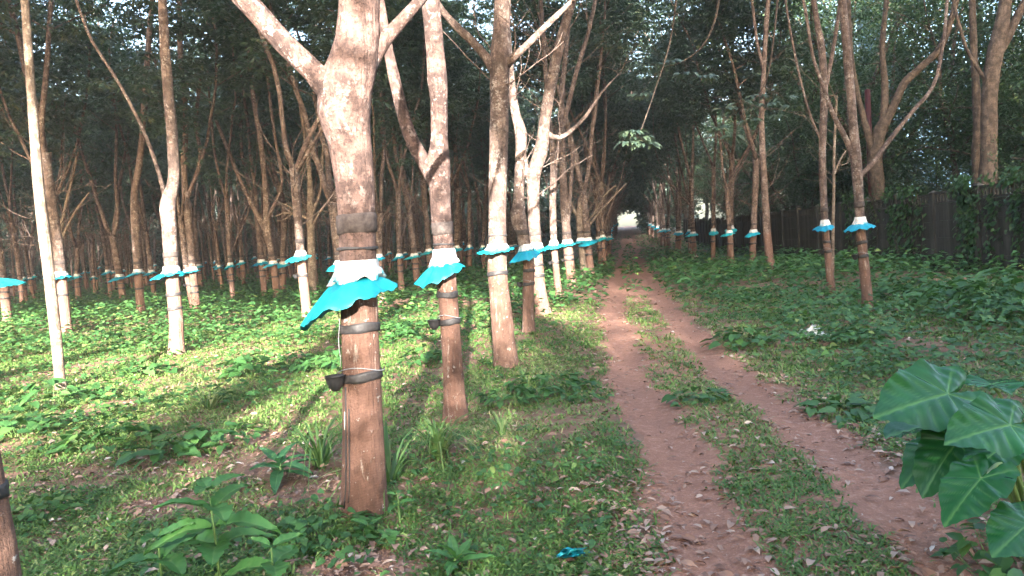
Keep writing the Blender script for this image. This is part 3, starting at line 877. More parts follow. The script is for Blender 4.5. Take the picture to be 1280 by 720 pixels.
traced(2.2, [(4, 770, 62), (-4, 720, 54), (-8, 680, 50), (-15, 640, 48), (-28, 560, 46), (-52, 440, 44), (-75, 330, 42), (-100, 200, 38), (-125, 60, 36)], [],
    'dark trunk with a black strap cut off by the lower left corner', seed=37, n=24, group=G0, K=40, dres=dict(gzh=1.40, az=R(160), out=.20, drop=.15, near=True, straps=(.66,), cup=False, guard=False, tape=False))
# right row
r1, _, _ = traced(None, [(1085, 390, 14), (1082, 350, 13), (1077, 300, 12), (1074, 260, 12), (1071, 212, 14), (1066, 150, 11), (1060, 80, 11), (1053, 0, 10), (1049, -60, 10)],
    [([(1072, 212, 9), (1058, 175, 7), (1040, 140, 6), (1030, 112, 5), (1016, 70, 4), (1008, 20, 4), (1000, -20, 4)], 0, 0), ([(1072, 222, 7), (1090, 205, 6), (1112, 175, 6), (1140, 140, 5), (1166, 108, 5), (1178, 60, 4), (1184, 0, 4)], 0, .6)],
    'nearest right-hand rubber tree, V-forked low, with bright turquoise guard before the wall', seed=41, n=16, group=GR, K=90,
    dres=dict(gzh=1.42, az=R(235), out=.20, drop=.12, straps=(.30, .52), cupaz=R(190)))
traced(None, [(1040, 371, 11), (1037, 340, 10), (1032, 290, 9), (1029, 240, 9), (1028, 190, 9), (1030, 115, 10), (1027, 60, 9), (1020, 20, 7), (1014, -30, 6)], [([(1030, 118, 6), (1040, 70, 5), (1048, 20, 5), (1052, -20, 5)], 0, 0), ([(1029, 180, 4), (1015, 150, 3), (1003, 110, 3), (990, 50, 3), (980, -10, 3)], 0, 0)],
    'second right-hand rubber tree with turquoise guard, just left of the V-forked one', seed=43, n=14, group=GR, K=110,
    dres=dict(gzh=1.44, az=R(225), out=.17, drop=.12, straps=(.33, .52), cupaz=R(200)))
traced(None, [(1041, 360, 5), (1041, 300, 4.5), (1042, 240, 4), (1043, 180, 3.5), (1046, 120, 3)], [([(1042, 220, 2.6), (1050, 200, 2), (1058, 188, 1.6)], 0, 0)],
    'thin pale sapling stem standing between the two nearest right-hand rubber trees', name='thin_sapling', seed=45, n=8, mat='bark_pale', crown=False, extend=False, twigs=5, twz=(2.2, 5))
traced(None, [(964, 342, 13), (961, 315, 11), (958, 280, 10), (956, 240, 9), (953, 190, 8), (952, 140, 7), (955, 85, 6), (958, 30, 6), (962, -20, 5)], [([(955, 90, 5), (946, 50, 4), (940, 0, 4)], 0, 0)],
    'reddish tree without a guard between the turquoise guards of the right row', seed=47, n=14, group=GR, K=200, twigs=10)

# regular rows of copies
ORD = ['zeroth', 'first', 'second', 'third', 'fourth', 'fifth', 'sixth', 'seventh', 'eighth', 'ninth', 'tenth', 'eleventh', 'twelfth', 'thirteenth', 'fourteenth', 'fifteenth', 'sixteenth', 'seventeenth', 'eighteenth']
rw = random.Random(77)
cnt = 8; y = 27.5
while y < 118:
    cnt += 1
    lab = f'{ORD[cnt]} rubber tree from the camera in the row left of the track' if cnt <= 14 else 'far rubber tree where the row left of the track closes up'
    x = -1.5 + rw.gauss(0, .14) - (0.4 if y > 60 else 0)
    place_tree(rw.randrange(8), x, y, rw.uniform(-.5, .5), (rw.uniform(.95, 1.2), rw.uniform(.95, 1.12)), lab, G0)
    y += rw.uniform(2.3, 3.1) * (1 + max(0, y - 60) / 80)
cnt = 3
for yy in [28.2, 29.6, 31.5, 34.5] + list(np.cumsum(np.random.RandomState(4).uniform(2.4, 3.6, 24) * np.linspace(1, 1.4, 24)) + 37):
    cnt += 1
    lab = f'{ORD[cnt]} guarded rubber tree from the camera in the right-hand row' if cnt <= 12 else 'far rubber tree with small turquoise guard in the right-hand row'
    x = {28.2: 4.25, 29.6: 3.75, 31.5: 3.9, 34.5: 3.55}.get(yy, 3.35 - max(0, min(1, (yy - 37) / 40)) * .9 + rw.gauss(0, .18))
    place_tree(rw.randrange(8), x, yy, rw.uniform(-.5, .5), (rw.uniform(.85, 1.1), rw.uniform(.95, 1.1)), lab, GR)
ROWS = [-8.0, -14.3, -20.6, -26.9, -33.2, -39.5, -45.8, -52.1, -58.4]
for k, X0 in enumerate(ROWS):
    y = max(16.5, -X0 / .86 - 2) + rw.uniform(0, 1.5)
    if k >= 1:                       # the same row goes on towards the viewpoint, left of the picture
        yo = y - 4.5
        while yo > (3 if k > 1 else 8):
            place_tree(rw.randrange(8), X0 + rw.gauss(0, .3), yo, rw.uniform(-.6, .6), (1, 1), 'rubber tree of the left rows standing outside the picture', GL)
            yo -= rw.uniform(4.2, 5.4)
    ymax = 62 + 1.5 * k
    first = True; nth = 0
    while y < ymax:
        x = X0 + rw.gauss(0, .25)
        u = VPX + F_PX * x / y
        clash = any(abs(u - q) < 9 and y < 33 for q in (177, 246, 347, 391, 85, 221))
        if not clash:
            nth += 1
            lab = (f'foremost rubber tree in the {ORD[k + 2]} row left of the track' if first else
                   (f'{ORD[nth]} guarded rubber tree from the front in the {ORD[k + 2]} row left of the track' if nth <= 7 else f'rubber tree near the dim far end of the {ORD[k + 2]} row left of the track'))
            place_tree(rw.randrange(8), x, y, rw.uniform(-.6, .6), (rw.uniform(.85, 1.25), rw.uniform(.92, 1.15)), lab, GL)
            first = False
        y += rw.uniform(2.1, 3.0) * (1 + .04 * k)

# ------------------------------------------------------------------ other trees beyond the wall, and the added shade belt behind the camera
def mixed_clusters(nr, anchors, K, spread, size, per=26):
    A = np.array(anchors)
    cen = A[nr.randint(0, len(A), K)] + nr.normal(0, spread, (K, 3))
    tone = nr.beta(2, 2.6, K)
    c = np.repeat(cen, per, 0) + nr.normal(0, .22, (K * per, 3))
    N = len(c)
    az = nr.uniform(0, 6.283, N); el = nr.uniform(-.9, .35, N)
    D = np.stack([np.cos(az) * np.cos(el), np.sin(az) * np.cos(el), np.sin(el)], 1)
    Nn = np.stack([nr.normal(0, .45, N), nr.normal(0, .45, N), np.ones(N)], 1)
    return c, D, Nn, size * nr.uniform(.65, 1.3, N), np.clip(np.repeat(tone, per) + nr.normal(0, .1, N), 0, 1)

def mixed_proto(seed, h=11, r0=.17, hf=2.5, spread=.5, K=620, size=.13, zmin=2.2, nl=4, mat='bark_dark'):
    rng = random.Random(seed); nr = np.random.RandomState(seed)
    root = empty('broadleaf_tree')
    pts, rad = grow(rng, (0, 0, -.3), (rng.gauss(0, .06), rng.gauss(0, .06), 1), hf + .3, r0 * 1.15, r0 * .9, .05, .05, .3)
    b = MB(); b.tube(pts, rad, 12, .12, seed)
    anchors = []
    for k in range(nl):
        az = k * 2 * math.pi / nl + rng.uniform(-.5, .5); inc = rng.uniform(.3, .85)
        q, r = grow(rng, pts[-1 - (k % 2)], (math.sin(inc) * math.cos(az), math.sin(inc) * math.sin(az), math.cos(inc)), (h - hf) * rng.uniform(.75, 1.05), r0 * .6, .02, .13, .05, .45)
        b.tube(q, r, 9, .08, seed + k)
        for _ in range(7):
            i = rng.randrange(2, len(q) - 1); a2 = rng.uniform(0, 6.28)
            p2, r2 = grow(rng, q[i], (math.cos(a2), math.sin(a2), rng.uniform(-.1, .7)), rng.uniform(1.2, 2.6), r[i] * .5, .008, .18, 0, .35)
            b.tube(p2, r2, 5, 0, 0, False)
            anchors += [p for p in p2[1:] if p[2] > zmin]
        anchors += [p for p in q[3:] if p[2] > zmin]
    b.build('trunk', M[mat], root)
    C, D, Nn, Ls, Rn = mixed_clusters(nr, anchors, K, spread, size)
    link('crown', leaf_mesh('crown', C, D, Nn, Ls, Ls * .45, Rn, T_QUAD), root, M['mixed'])
    return root
MIX = [mixed_proto(201), mixed_proto(202, 9, .15, 1.6, .5, 620, .13, 1.6), mixed_proto(203, 13, .2, 3.2, .65, 760, .15, 2.4, 5), mixed_proto(204, 6.0, .1, .8, .5, 420, .12, .7, 5), mixed_proto(205, 7.0, .1, .7, .62, 620, .15, .3, 6)]
MIX.append(mixed_proto(206, 25, .34, 15.5, 1.0, 1500, .38, 15.0, 6))  # high-crowned tree, added only to keep sun off the deep rows
MUSED = set()
def place_mix(k, x, y, rz, sc, label, group=None):
    src = MIX[k]
    if k not in MUSED: MUSED.add(k); r = src
    else:
        r = src.copy(); COL.objects.link(r)
        for p in [c for c in MIXCH[k]]:
            c = p.copy(); COL.objects.link(c); c.parent = r
    r.location = (x, y, gz(x, y)); r.rotation_euler = (0, 0, rz); r.scale = (sc, sc, sc)
    tag(r, label, 'tree', group)
    return r
MIXCH = [children_of(m) for m in MIX]
GB = 'broadleaf trees beyond the wall'
# dark trunks that show beyond the wall
traced(20.0, [(1232, 300, 24), (1234, 240, 22), (1236, 190, 20), (1237, 120, 19), (1243, 70, 20), (1250, 40, 18), (1257, 0, 15), (1262, -50, 13)], [([(1240, 80, 12), (1258, 50, 11), (1272, 20, 10), (1290, -15, 9)], 0, 0), ([(1238, 110, 6), (1222, 85, 5), (1208, 60, 4), (1196, 20, 4), (1190, -10, 4)], 0, 0)],
    'stout tree rising behind the wall near the right picture edge', name='broadleaf_tree', seed=61, n=16, mat='bark_dark', K=200, top=12, group=GB)
traced(21.5, [(1222, 300, 14), (1222, 240, 13), (1221, 190, 12), (1222, 140, 11), (1218, 80, 9), (1215, 0, 8)], [], 'dark slimmer tree hugging the stout one behind the wall', name='broadleaf_tree', seed=62, n=12, mat='bark_dark', K=160, top=11, group=GB)
traced(26.0, [(1100, 300, 18), (1098, 240, 17), (1094, 200, 18), (1100, 165, 16), (1116, 135, 11), (1130, 105, 10), (1150, 85, 9), (1175, 60, 9), (1190, 20, 8), (1200, -20, 7)], [([(1094, 200, 11), (1080, 150, 8), (1070, 110, 7), (1062, 60, 8), (1060, 0, 7)], 0, 0), ([(1104, 165, 12), (1106, 110, 9), (1103, 60, 7), (1108, 0, 6)], 0, .5)],
    'dark spreading tree behind the wall with a limb sweeping up to the right', name='broadleaf_tree', seed=63, n=16, mat='bark_dark', K=200, top=11, group=GB)
rm = random.Random(5)
spots = [(12.5, 20.5, 1), (15.5, 24, 2), (11.0, 26.5, 1), (9.3, 32, 0), (13.5, 31, 2), (18, 29, 2), (8.6, 38, 1), (12, 40, 2), (8.2, 45, 0), (17, 38, 0), (23, 34, 2), (7.8, 53, 1), (11.5, 50, 2), (8, 62, 0), (12, 66, 2), (8, 74, 2), (22, 46, 2), (29, 44, 2), (17, 58, 2), (6, 84, 2), (9, 92, 2), (5, 102, 2), (13, 80, 2), (25, 60, 2), (15.5, 35.5, 2), (19.5, 37, 2), (13.0, 44, 2)]
bushes = [(12.2, 22.5, 4, .75), (13.8, 27, 4, .9), (16.5, 25.5, 4, .9), (12.5, 34, 4, .95), (17.5, 32.5, 4, 1.0), (21.5, 37, 4, 1.1), (26, 41, 4, 1.2), (10.8, 29.5, 4, .7), (9.8, 36.5, 4, .75), (9.4, 42, 4, .8), (11.6, 45.5, 2, 1.4), (14.2, 52, 2, 1.45), (10.2, 38.5, 2, 1.25)]
beyond = sorted([(x, y, k, rm.uniform(.85, 1.15)) for (x, y, k) in spots] + bushes, key=lambda t: -t[0] / t[1])
seen = {}
for (x, y, k, sc) in beyond:
    kd = {0: 'broad leafy', 1: 'low broad', 2: 'tall leafy', 4: 'dense bushy'}[k]
    u = VPX + F_PX * x / y
    if u > 1330: lab = f'{kd} tree beyond the wall, outside the right picture edge'
    else:
        seen[k] = seen.get(k, 0) + 1
        lab = (f'{ORD[seen[k]]} {kd} tree beyond the wall, counted from the right picture edge' if y < 60 and seen[k] < 12 else f'far {kd} tree beyond the wall end, close to the track end')
    place_mix(k, x, y, rm.uniform(0, 6.28), sc, lab, GB)
for i, (x, y) in enumerate([(10.6, 13.6), (10.4, 15.6), (10.2, 17.8), (9.9, 20.2), (9.5, 22.6), (9.0, 25.5), (8.6, 28.5)]):
    place_mix(3, x, y, rm.uniform(0, 6.28), .62 - .03 * i, f'{ORD[i + 1]} low leafy shrub from the right spilling over the wall top', 'shrubs behind the wall')
# unseen trees added behind the camera, heights set to shade foreground and deep rows
for (x, y, k, sc) in [(11.0, -7, 2, 1.0), (10.0, -12.5, 2, 1.1), (12, -12, 2, 1.2), (10, -15.5, 2, 1.55), (14.5, -14, 2, 1.6), (18.5, -13, 2, 1.6), (17, -6, 2, 1.2),
        (7.5, -10.5, 4, 1.5), (3.2, -11, 4, 1.02), (4.6, -13, 4, 1.2), (1.0, -11, 4, .88), (-1.4, -11.5, 4, .78), (-3.8, -11, 4, .88), (-6.2, -11.5, 4, .76), (-8.8, -11, 4, .86), (-11.4, -11.5, 4, .8), (-14, -11, 4, .9), (-16.5, -11, 4, 1.1), (9, -10, 4, 1.5)] + [(x_, -21 + (i_ % 2) * 2.5, 5, 1.0 + .05 * (i_ % 3)) for i_, x_ in enumerate(range(-34, 22, 5))]:
    place_mix(k, x, y, rm.uniform(0, 6.28), sc, 'unseen tree added behind the viewpoint to block part of the sun', 'added shade trees behind the viewpoint')

# ------------------------------------------------------------------ far wood closing the plantation
def far_wood():
    nr = np.random.RandomState(9); b = MB()
    for k in range(620):
        y = nr.uniform(46, 108); x = -4 - nr.rand() * (y * .95)
        if x > -8 and y < 118: continue
        w_ = nr.uniform(.45, 1.0)
        z = gz(x, y); lx, ly = nr.normal(0, .4, 2)
        b.tube([(x, y, z - .3), (x + lx * .4, y + ly * .4, z + 4), (x + lx * 1.8, y + ly, z + 9)], [.13 * w_, .10 * w_, .05 * w_], 6, 0, 0, False)
    b2 = b.build('far_wood_trunks', M['bark'])
    tag(b2, 'far mass of dark rubber trunks at the back of the left plantation', 'wood', kind='stuff')
    N = 130000
    x = nr.uniform(-112, -3, N); y = nr.uniform(68, 116, N); 
    z = ground_z(x, y) + np.where(nr.rand(N) < .45, nr.uniform(0, 5.0, N), nr.uniform(4, 17, N))
    tight = fbm(x * .3, z * .5 + y * .1, 3)
    keep = ((tight > .40) | (z - ground_z(x, y) < 9)) & ~((x > -6.5) & (z - ground_z(x, y) < 5))
    # both sides of the far end of the track
    x2 = np.concatenate([nr.uniform(-9, -2.0, 9000), nr.uniform(1.5, 9, 9000)]); y2 = nr.uniform(95, 135, 18000); z2 = ground_z(x2, y2) + nr.uniform(0, 14, 18000)
    x3 = nr.uniform(-4, 4, 9000); y3 = nr.uniform(70, 135, 9000); z3 = ground_z(x3, y3) + np.interp(y3, [70, 120, 135], [4.6, 3.6, 2.6]) + nr.uniform(0, 9, 9000) * nr.rand(9000)
    # screen far behind the wall
    x4 = nr.uniform(10, 75, 36000); y4 = nr.uniform(64, 95, 36000); z4 = ground_z(x4, y4) + nr.uniform(0, 14, 36000)
    x5 = nr.uniform(-100, -61, 28000); y5 = nr.uniform(5, 72, 28000); z5 = ground_z(x5, y5) + nr.uniform(0, 15, 28000)  # unseen leaf curtain on the left, added to block skylight from that side
    P = np.concatenate([np.stack([x5, y5, z5], 1), np.stack([x[keep], y[keep], z[keep]], 1), np.stack([x2, y2, z2], 1), np.stack([x3, y3, z3], 1), np.stack([x4, y4, z4], 1)])
    N = len(P); az = nr.uniform(0, 6.283, N); el = nr.uniform(-1, .3, N)
    D = np.stack([np.cos(az) * np.cos(el), np.sin(az) * np.cos(el), np.sin(el)], 1)
    Nn = nr.normal(0, .5, (N, 3)) + np.array([0, 0, 1.0])
    me = leaf_mesh('far_wood_foliage', P, D, Nn, nr.uniform(.45, .9, N), nr.uniform(.3, .5, N), nr.beta(2, 2.6, N), T_QUAD)
    tag(link('far_wood_foliage', me, None, M['canopy']), 'dark leafy mass closing the far end of the plantation and track', 'foliage', kind='stuff')
far_wood()

# blue building and red post glimpsed through the trees
def blue_building():
    root = empty('blue_building', (22.5, 58, 0)); tag(root, 'tall blue sheet-clad building glimpsed through the trees on the right', 'building')
    h = 21.0
    b = MB(); b.box(-4.0, 4.0, 0, 6, 0, h); b.build('wall', M['blue_clad'], root, False)
    me = MB(); me.box(-.04, .04, -.05, -.002, 0, h); mm = me.mesh('cladding_rib', False)
    for k in range(17):
        o = link('cladding_rib', mm, root, M['blue_clad']); o.location = (-4.0 + k * .5, 0, 0)
    r = MB(); r.add([(-4.3, -.4, h), (4.3, -.4, h), (4.3, 6.4, h), (-4.3, 6.4, h), (-4.3, 3, h + 1.2), (4.3, 3, h + 1.2)], [(0, 1, 5, 4), (2, 3, 4, 5), (0, 4, 3), (1, 2, 5), (3, 2, 1, 0)])
    r.build('roof', M['roofing'], root, False)
blue_building()
pz = at(1083, 112, 27.0)
b = MB(); b.tube([(0, 0, -.2), (0.02, 0, 3.0), (.03, 0, pz[2])], [.10, .095, .09], 12)
rp = b.build('red_post', M['red_paint']); rp.location = (pz[0], 27.0, gz(pz[0], 27.0))
tag(rp, 'dark red painted post standing behind the wall among trunks', 'post')

# ------------------------------------------------------------------ creepers on the wall
def creeper(s0, s1, n, seed, label, top_bias=.0, hang=1.0):
    nr = np.random.RandomState(seed)
    (x0, y0), _ = wall_at((s0 + s1) / 2)
    root = empty('wall_creeper', (x0, y0, gz(x0, y0))); tag(root, label, 'creeper', 'creepers on the boundary wall')
    b = MB(); rr = random.Random(seed)
    cols = [nr.uniform(s0, s1) for _ in range(6)]
    stems = []
    for sc in cols:
        P = []; off = rr.uniform(0, 6)
        for z in np.linspace(0.05, 2.15, 12):
            (x, y), a = wall_at(min(WALL_LEN - .1, max(0, sc + .22 * math.sin(z * 2 + off))))
            nx, ny = math.sin(a), -math.cos(a)
            if nx > 0: nx, ny = -nx, -ny
            P.append((x + nx * .10 - x0, y + ny * .10 - y0, z)); 
        b.tube(P, [.010] * 12, 5, 0, 0, False); stems.append(P)
    b.build('stem', M['vine_stem'], root)
    C = []; D = []; Nn = []
    for k in range(n):
        sc = cols[nr.randint(len(cols))] + nr.normal(0, .15)
        z = 2.2 - abs(nr.normal(0, .75 * hang)) if nr.rand() < .6 + top_bias else nr.uniform(.0, 2.2)
        if z < 0: z = nr.uniform(0, 2.1)
        (x, y), a = wall_at(min(WALL_LEN - .1, max(0, sc)))
        nx, ny = math.sin(a), -math.cos(a)
        if nx > 0: nx, ny = -nx, -ny
        o = nr.uniform(.05, .16) + (.18 * nr.rand() if z > 1.9 else 0)
        C.append((x + nx * o - x0, y + ny * o - y0, z + (nr.uniform(0, .25) if z > 1.9 else 0)))
        D.append((nx * .5 + nr.normal(0, .5), ny * .5 + nr.normal(0, .5), -.8))
        Nn.append((nx + nr.normal(0, .4), ny + nr.normal(0, .4), .7))
    n = len(C)
    me = leaf_mesh('foliage', np.array(C), np.array(D), np.array(Nn), nr.uniform(.07, .14, n), nr.uniform(.06, .11, n), nr.beta(1.6, 3, n), T_HEART)
    link('foliage', me, root, M['vine'])
creeper(14.6, 17.2, 1200, 1, 'thick leafy creeper draped over the wall at the right picture edge', .2)
creeper(17.3, 19.7, 800, 2, 'creeper with hanging strands covering the wall middle panels', .1)
creeper(19.9, 22.4, 560, 3, 'thinner creeper on the wall right of the V-forked tree', .0, 1.2)
creeper(22.8, 25.2, 320, 4, 'sparse creeper on the wall right behind the V-forked tree', .1)

# ------------------------------------------------------------------ ground vegetation
def cover(X, Y):
    """0 bare soil .. 1 overgrown"""
    d = np.abs(X - track_c(Y))
    edge = .14 * (fbm(X * 1.7, Y * 1.7, 31) - .5) * 2
    rut = np.abs(d - .50) < (.215 + edge * .8)
    mid = (d <= .31)
    c = np.clip((d - .66 + edge * 1.6) / .22, 0, 1)
    midc = np.clip((fbm(X * .9 + 3, Y * .55, 33) - .22) * 8, .45, 1)
    c = np.where(mid, midc, c)
    c = np.where(rut, 0, c)
    # bare, litter-strewn patches
    for (px, py, r) in BARE:
        q = np.hypot((X - px) / 1.25, Y - py) / r + .5 * (fbm(X * 2.2, Y * 2.2, 35) - .5)
        c = c * np.clip((q - .75) / .4, .04, 1)
    n = fbm(X * .8, Y * .8, 37)
    c = c * np.clip((n - .26) * 6, np.where(mid, .7, .4), 1)
    return c
BARE = [(-2.45, 5.25, .55), (-2.0, 4.5, .35), (-3.0, 4.3, .22), (-1.35, 3.35, .28), (3.2, 9.6, .35), (-3.3, 6.0, .3)]

def sample(nr, N, y0, y1, power=1.0):
    u = nr.rand(N)
    if power == 1.0: Y = y0 * (y1 / y0) ** u
    else: Y = y0 + (y1 - y0) * u ** power
    xl = -(.86 * Y + 1.6); xr = .58 * Y + 1.4
    xr = np.minimum(xr, 10.2)
    return xl + (xr - xl) * nr.rand(N), Y

def blob(X, Y, s, seed): return fbm(X * s, Y * s, seed)

def veg():
    nr = np.random.RandomState(12)
    def arr(N): return nr.uniform(0, 6.283, N)
    # 1 creeping grass, short curved blades in loose tufts
    nt_ = 54000; per = 8
    X, Y = sample(nr, nt_, 2.0, 19)
    k = nr.rand(nt_) < cover(X, Y) * np.clip(1.25 - blob(X, Y, .55, 41) * .9, .2, 1)
    X, Y = X[k], Y[k]
    X = np.repeat(X, per) + nr.normal(0, .035, len(X) * per); Y = np.repeat(Y, per) + nr.normal(0, .035, len(Y) * per)
    N = len(X); sc = np.clip(Y / 6, .8, 2.0) ** .6
    az = arr(N); el = nr.uniform(-.02, .75, N)
    D = np.stack([np.cos(az) * np.cos(el), np.sin(az) * np.cos(el), np.sin(el)], 1)
    Nn = np.stack([-np.cos(az) * np.sin(el), -np.sin(az) * np.sin(el), np.cos(el)], 1)
    tone = np.clip(.10 + .8 * fbm(X * .9, Y * .9, 43) + nr.normal(0, .2, N), 0, 1)
    me = leaf_mesh('creeping_grass', np.stack([X, Y, ground_z(X, Y) + .004], 1), D, Nn, nr.uniform(.03, .08, N) * sc, nr.uniform(.008, .015, N) * sc, tone, T_BLADE)
    tag(link('creeping_grass', me, None, M['creep']), 'short creeping grass covering the verges and track middle', 'grass', kind='stuff')
    # 2 low leafy ground cover
    def leafy(nst, y0, y1, per, hgt, size, seed, thr, name, label, mat, tm, dens=1.0, wide=.55, rad=.06, pick=None):
        X, Y = sample(nr, nst, y0, y1)
        b = blob(X, Y, .45, seed)
        p = cover(X, Y) * np.clip((b - thr) * 7, 0, 1) * dens
        if pick is not None: p = p * pick(X, Y)
        k = nr.rand(nst) < p
        X, Y, b = X[k], Y[k], b[k]
        n0 = len(X)
        tone0 = nr.beta(2, 2.4, n0); h0 = hgt * (.5 + .9 * nr.rand(n0)) * np.clip(.5 + (b - thr) * 3.0, .4, 1.5)
        sc0 = np.clip(Y / 9, 1, 3.2) ** .55
        X = np.repeat(X, per); Y = np.repeat(Y, per); N = len(X)
        az = arr(N); t = nr.rand(N); rr_ = np.repeat(sc0, per) * rad * np.sqrt(nr.rand(N)) * 1.6
        x = X + np.cos(az) * rr_; y = Y + np.sin(az) * rr_
        dtr = np.abs(x - track_c(y)); k2 = (np.abs(dtr - .5) > .2)
        z = ground_z(x, y) + np.repeat(h0, per) * (.25 + .75 * t)
        el = nr.uniform(-.45, .35, N)
        D = np.stack([np.cos(az) * np.cos(el), np.sin(az) * np.cos(el), np.sin(el)], 1)
        Nn = np.stack([nr.normal(0, .28, N), nr.normal(0, .28, N) - .12, np.ones(N)], 1)
        L = size * nr.uniform(.6, 1.3, N) * np.repeat(sc0, per)
        tone = np.clip(np.repeat(tone0, per) + nr.normal(0, .12, N), 0, 1)
        me = leaf_mesh(name, np.stack([x, y, z], 1)[k2], D[k2], Nn[k2], L[k2], (L * wide * nr.uniform(.8, 1.2, N))[k2], tone[k2], tm)
        tag(link(name, me, None, M[mat]), label, 'ground cover', kind='stuff')
        return len(X)
    c = 0
    c += leafy(17000, 2.0, 20, 6, .045, .030, 51, .30, 'low_herbs', 'low small-leaved herbs mixed into the grass', 'creep', T_QUAD, .9, .4, .06, lambda X, Y: np.where(np.abs(X - track_c(Y)) < .6, .2, .55))
    nearw = lambda X, Y: np.clip((Y - 3) / 6, .12, 1) * (np.abs(X - track_c(Y)) > .8)
    c += leafy(7000, 2.2, 24, 8, .09, .050, 53, .45, 'leafy_weeds', 'knee-low leafy weeds in patches among the trees', 'weed', T_LEAF, .95, .6, .08, nearw)
    left = lambda X, Y: np.where(X < 0, np.clip((Y - 5.0) / 5, .0, 1) * np.clip((-X - 2.0) / 1.5 + (Y - 14) / 8, 0.05, 1), np.clip((Y - 5.5) / 3, 0, 1) * np.clip((X - track_c(Y) - 1.1) / .8, 0, 1))
    c += leafy(11000, 4.5, 70, 9, .24, .070, 55, .38, 'broadleaf_undergrowth', 'broad-leaved undergrowth spreading through the plantation', 'weed', T_HEART, 1.0, .75, .13, left)
    far = lambda X, Y: np.clip((Y - 14) / 10, 0, 1)
    c += leafy(9000, 14, 90, 8, .35, .12, 57, .22, 'far_undergrowth', 'dim leafy undergrowth covering the shaded plantation floor', 'weed', T_QUAD, 1.0, .6, .2, far)
    # 3 fallen leaves
    n0 = 80000
    X, Y = sample(nr, n0, 1.8, 22)
    cv = cover(X, Y); dtr = np.abs(X - track_c(Y))
    inner = np.exp(-((dtr - .5) / .16) ** 2)
    p = np.where(dtr < 1.1, np.where(dtr < .28, .4, .95) * (1 - .8 * inner), .5 * (1 - cv) + .2)
    for (px, py, r) in BARE: p = np.maximum(p, np.exp(-(np.hypot(X - px, Y - py) / (r * 1.2)) ** 2))
    p = p * np.clip((fbm(X * 1.2, Y * 1.2, 61) - .22) * 3.5, .1, 1)
    k = nr.rand(n0) < p
    X, Y = X[k], Y[k]; N = len(X); az = arr(N)
    D = np.stack([np.cos(az), np.sin(az), nr.normal(0, .16, N)], 1)
    Nn = np.stack([nr.normal(0, .3, N), nr.normal(0, .3, N), np.ones(N)], 1)
    L = (.018 + .07 * nr.rand(N) ** 2.2) * np.clip(Y / 8, 1, 2) ** .5
    tone = np.clip(nr.beta(2.0, 1.7, N), 0, 1)
    me = leaf_mesh('leaf_litter', np.stack([X, Y, ground_z(X, Y) + .011 + .012 * nr.rand(N)], 1), D, Nn, L, L * nr.uniform(.3, .55, N), tone, T_LEAF)
    tag(link('leaf_litter', me, None, M['litter']), 'dry brown fallen leaves scattered on soil and track', 'leaf litter', kind='stuff')
veg()

# ------------------------------------------------------------------ single plants
def polar_leaf(L, prof, nseg=72, nr_=8, veins=(), wave=.02, wn_=9, cup=.10, fold=.06, seed=0, arch=.0, width=1.0):
    rg = random.Random(seed); p0 = rg.uniform(0, 6.28)
    pa = [R(a) for a, _ in prof]; pr = [r for _, r in prof]
    vs = [(0, 0, 0)]; vein = [1.0]
    for i in range(1, nr_ + 1):
        t = i / nr_
        for k in range(nseg):
            a = -math.pi + 2 * math.pi * k / nseg
            rr = float(np.interp(abs(a), pa, pr)) * (1 + .025 * math.sin(11 * a + p0))
            x = rr * t * math.cos(a); y = rr * t * math.sin(a) * width
            ay = abs(y)
            vd = math.exp(-(ay / .016) ** 2) if x > 0 else 0
            sv = x - ay * .42
            fr = (sv / .165) % 1.0
            dv = min(fr, 1 - fr) * .165
            corr = math.cos(fr * 2 * math.pi)
            if sv > -.04: vd = max(vd, .75 * math.exp(-(dv / .011) ** 2) * (1 - .6 * t))
            lobe = abs(math.sin(abs(a) - R(140))) * rr * t
            if abs(a) > 1.9: vd = max(vd, math.exp(-(lobe / .014) ** 2) * (1 - .5 * t))
            z = fold * abs(y) - cup * (x * x * .8 + y * y) + wave * t * t * math.sin(wn_ * a + p0) + - .012 * corr * t - arch * max(0, x) ** 2
            z -= .010 * vd
            vs.append((x * L, y * L, z * L)); vein.append(vd * .8)
    fs = [(0, 1 + k, 1 + (k + 1) % nseg) for k in range(nseg)]
    for i in range(nr_ - 1):
        o = 1 + i * nseg
        fs += [(o + k, o + nseg + k, o + nseg + (k + 1) % nseg, o + (k + 1) % nseg) for k in range(nseg)]
    b = MB(); b.v = vs; b.f = fs
    me = b.mesh('leaf')
    a_ = me.attributes.new('vein', 'FLOAT', 'POINT'); a_.data.foreach_set('value', vein)
    return me
HEART = [(0, 1.0), (6, .93), (15, .80), (30, .66), (50, .56), (75, .50), (100, .48), (125, .50), (146, .53), (160, .48), (171, .27), (180, .07)]
OVAL = [(0, 1.0), (6, .84), (12, .66), (22, .45), (40, .30), (70, .205), (110, .16), (150, .10), (180, .06)]

def orient(o, origin, tip, normal):
    x = (Vector(tip) - Vector(origin)).normalized()
    n = Vector(normal); y = n.cross(x).normalized(); z = x.cross(y)
    o.matrix_local = Matrix.Translation(Vector(origin)) @ Matrix((x, y, z)).transposed().to_4x4()

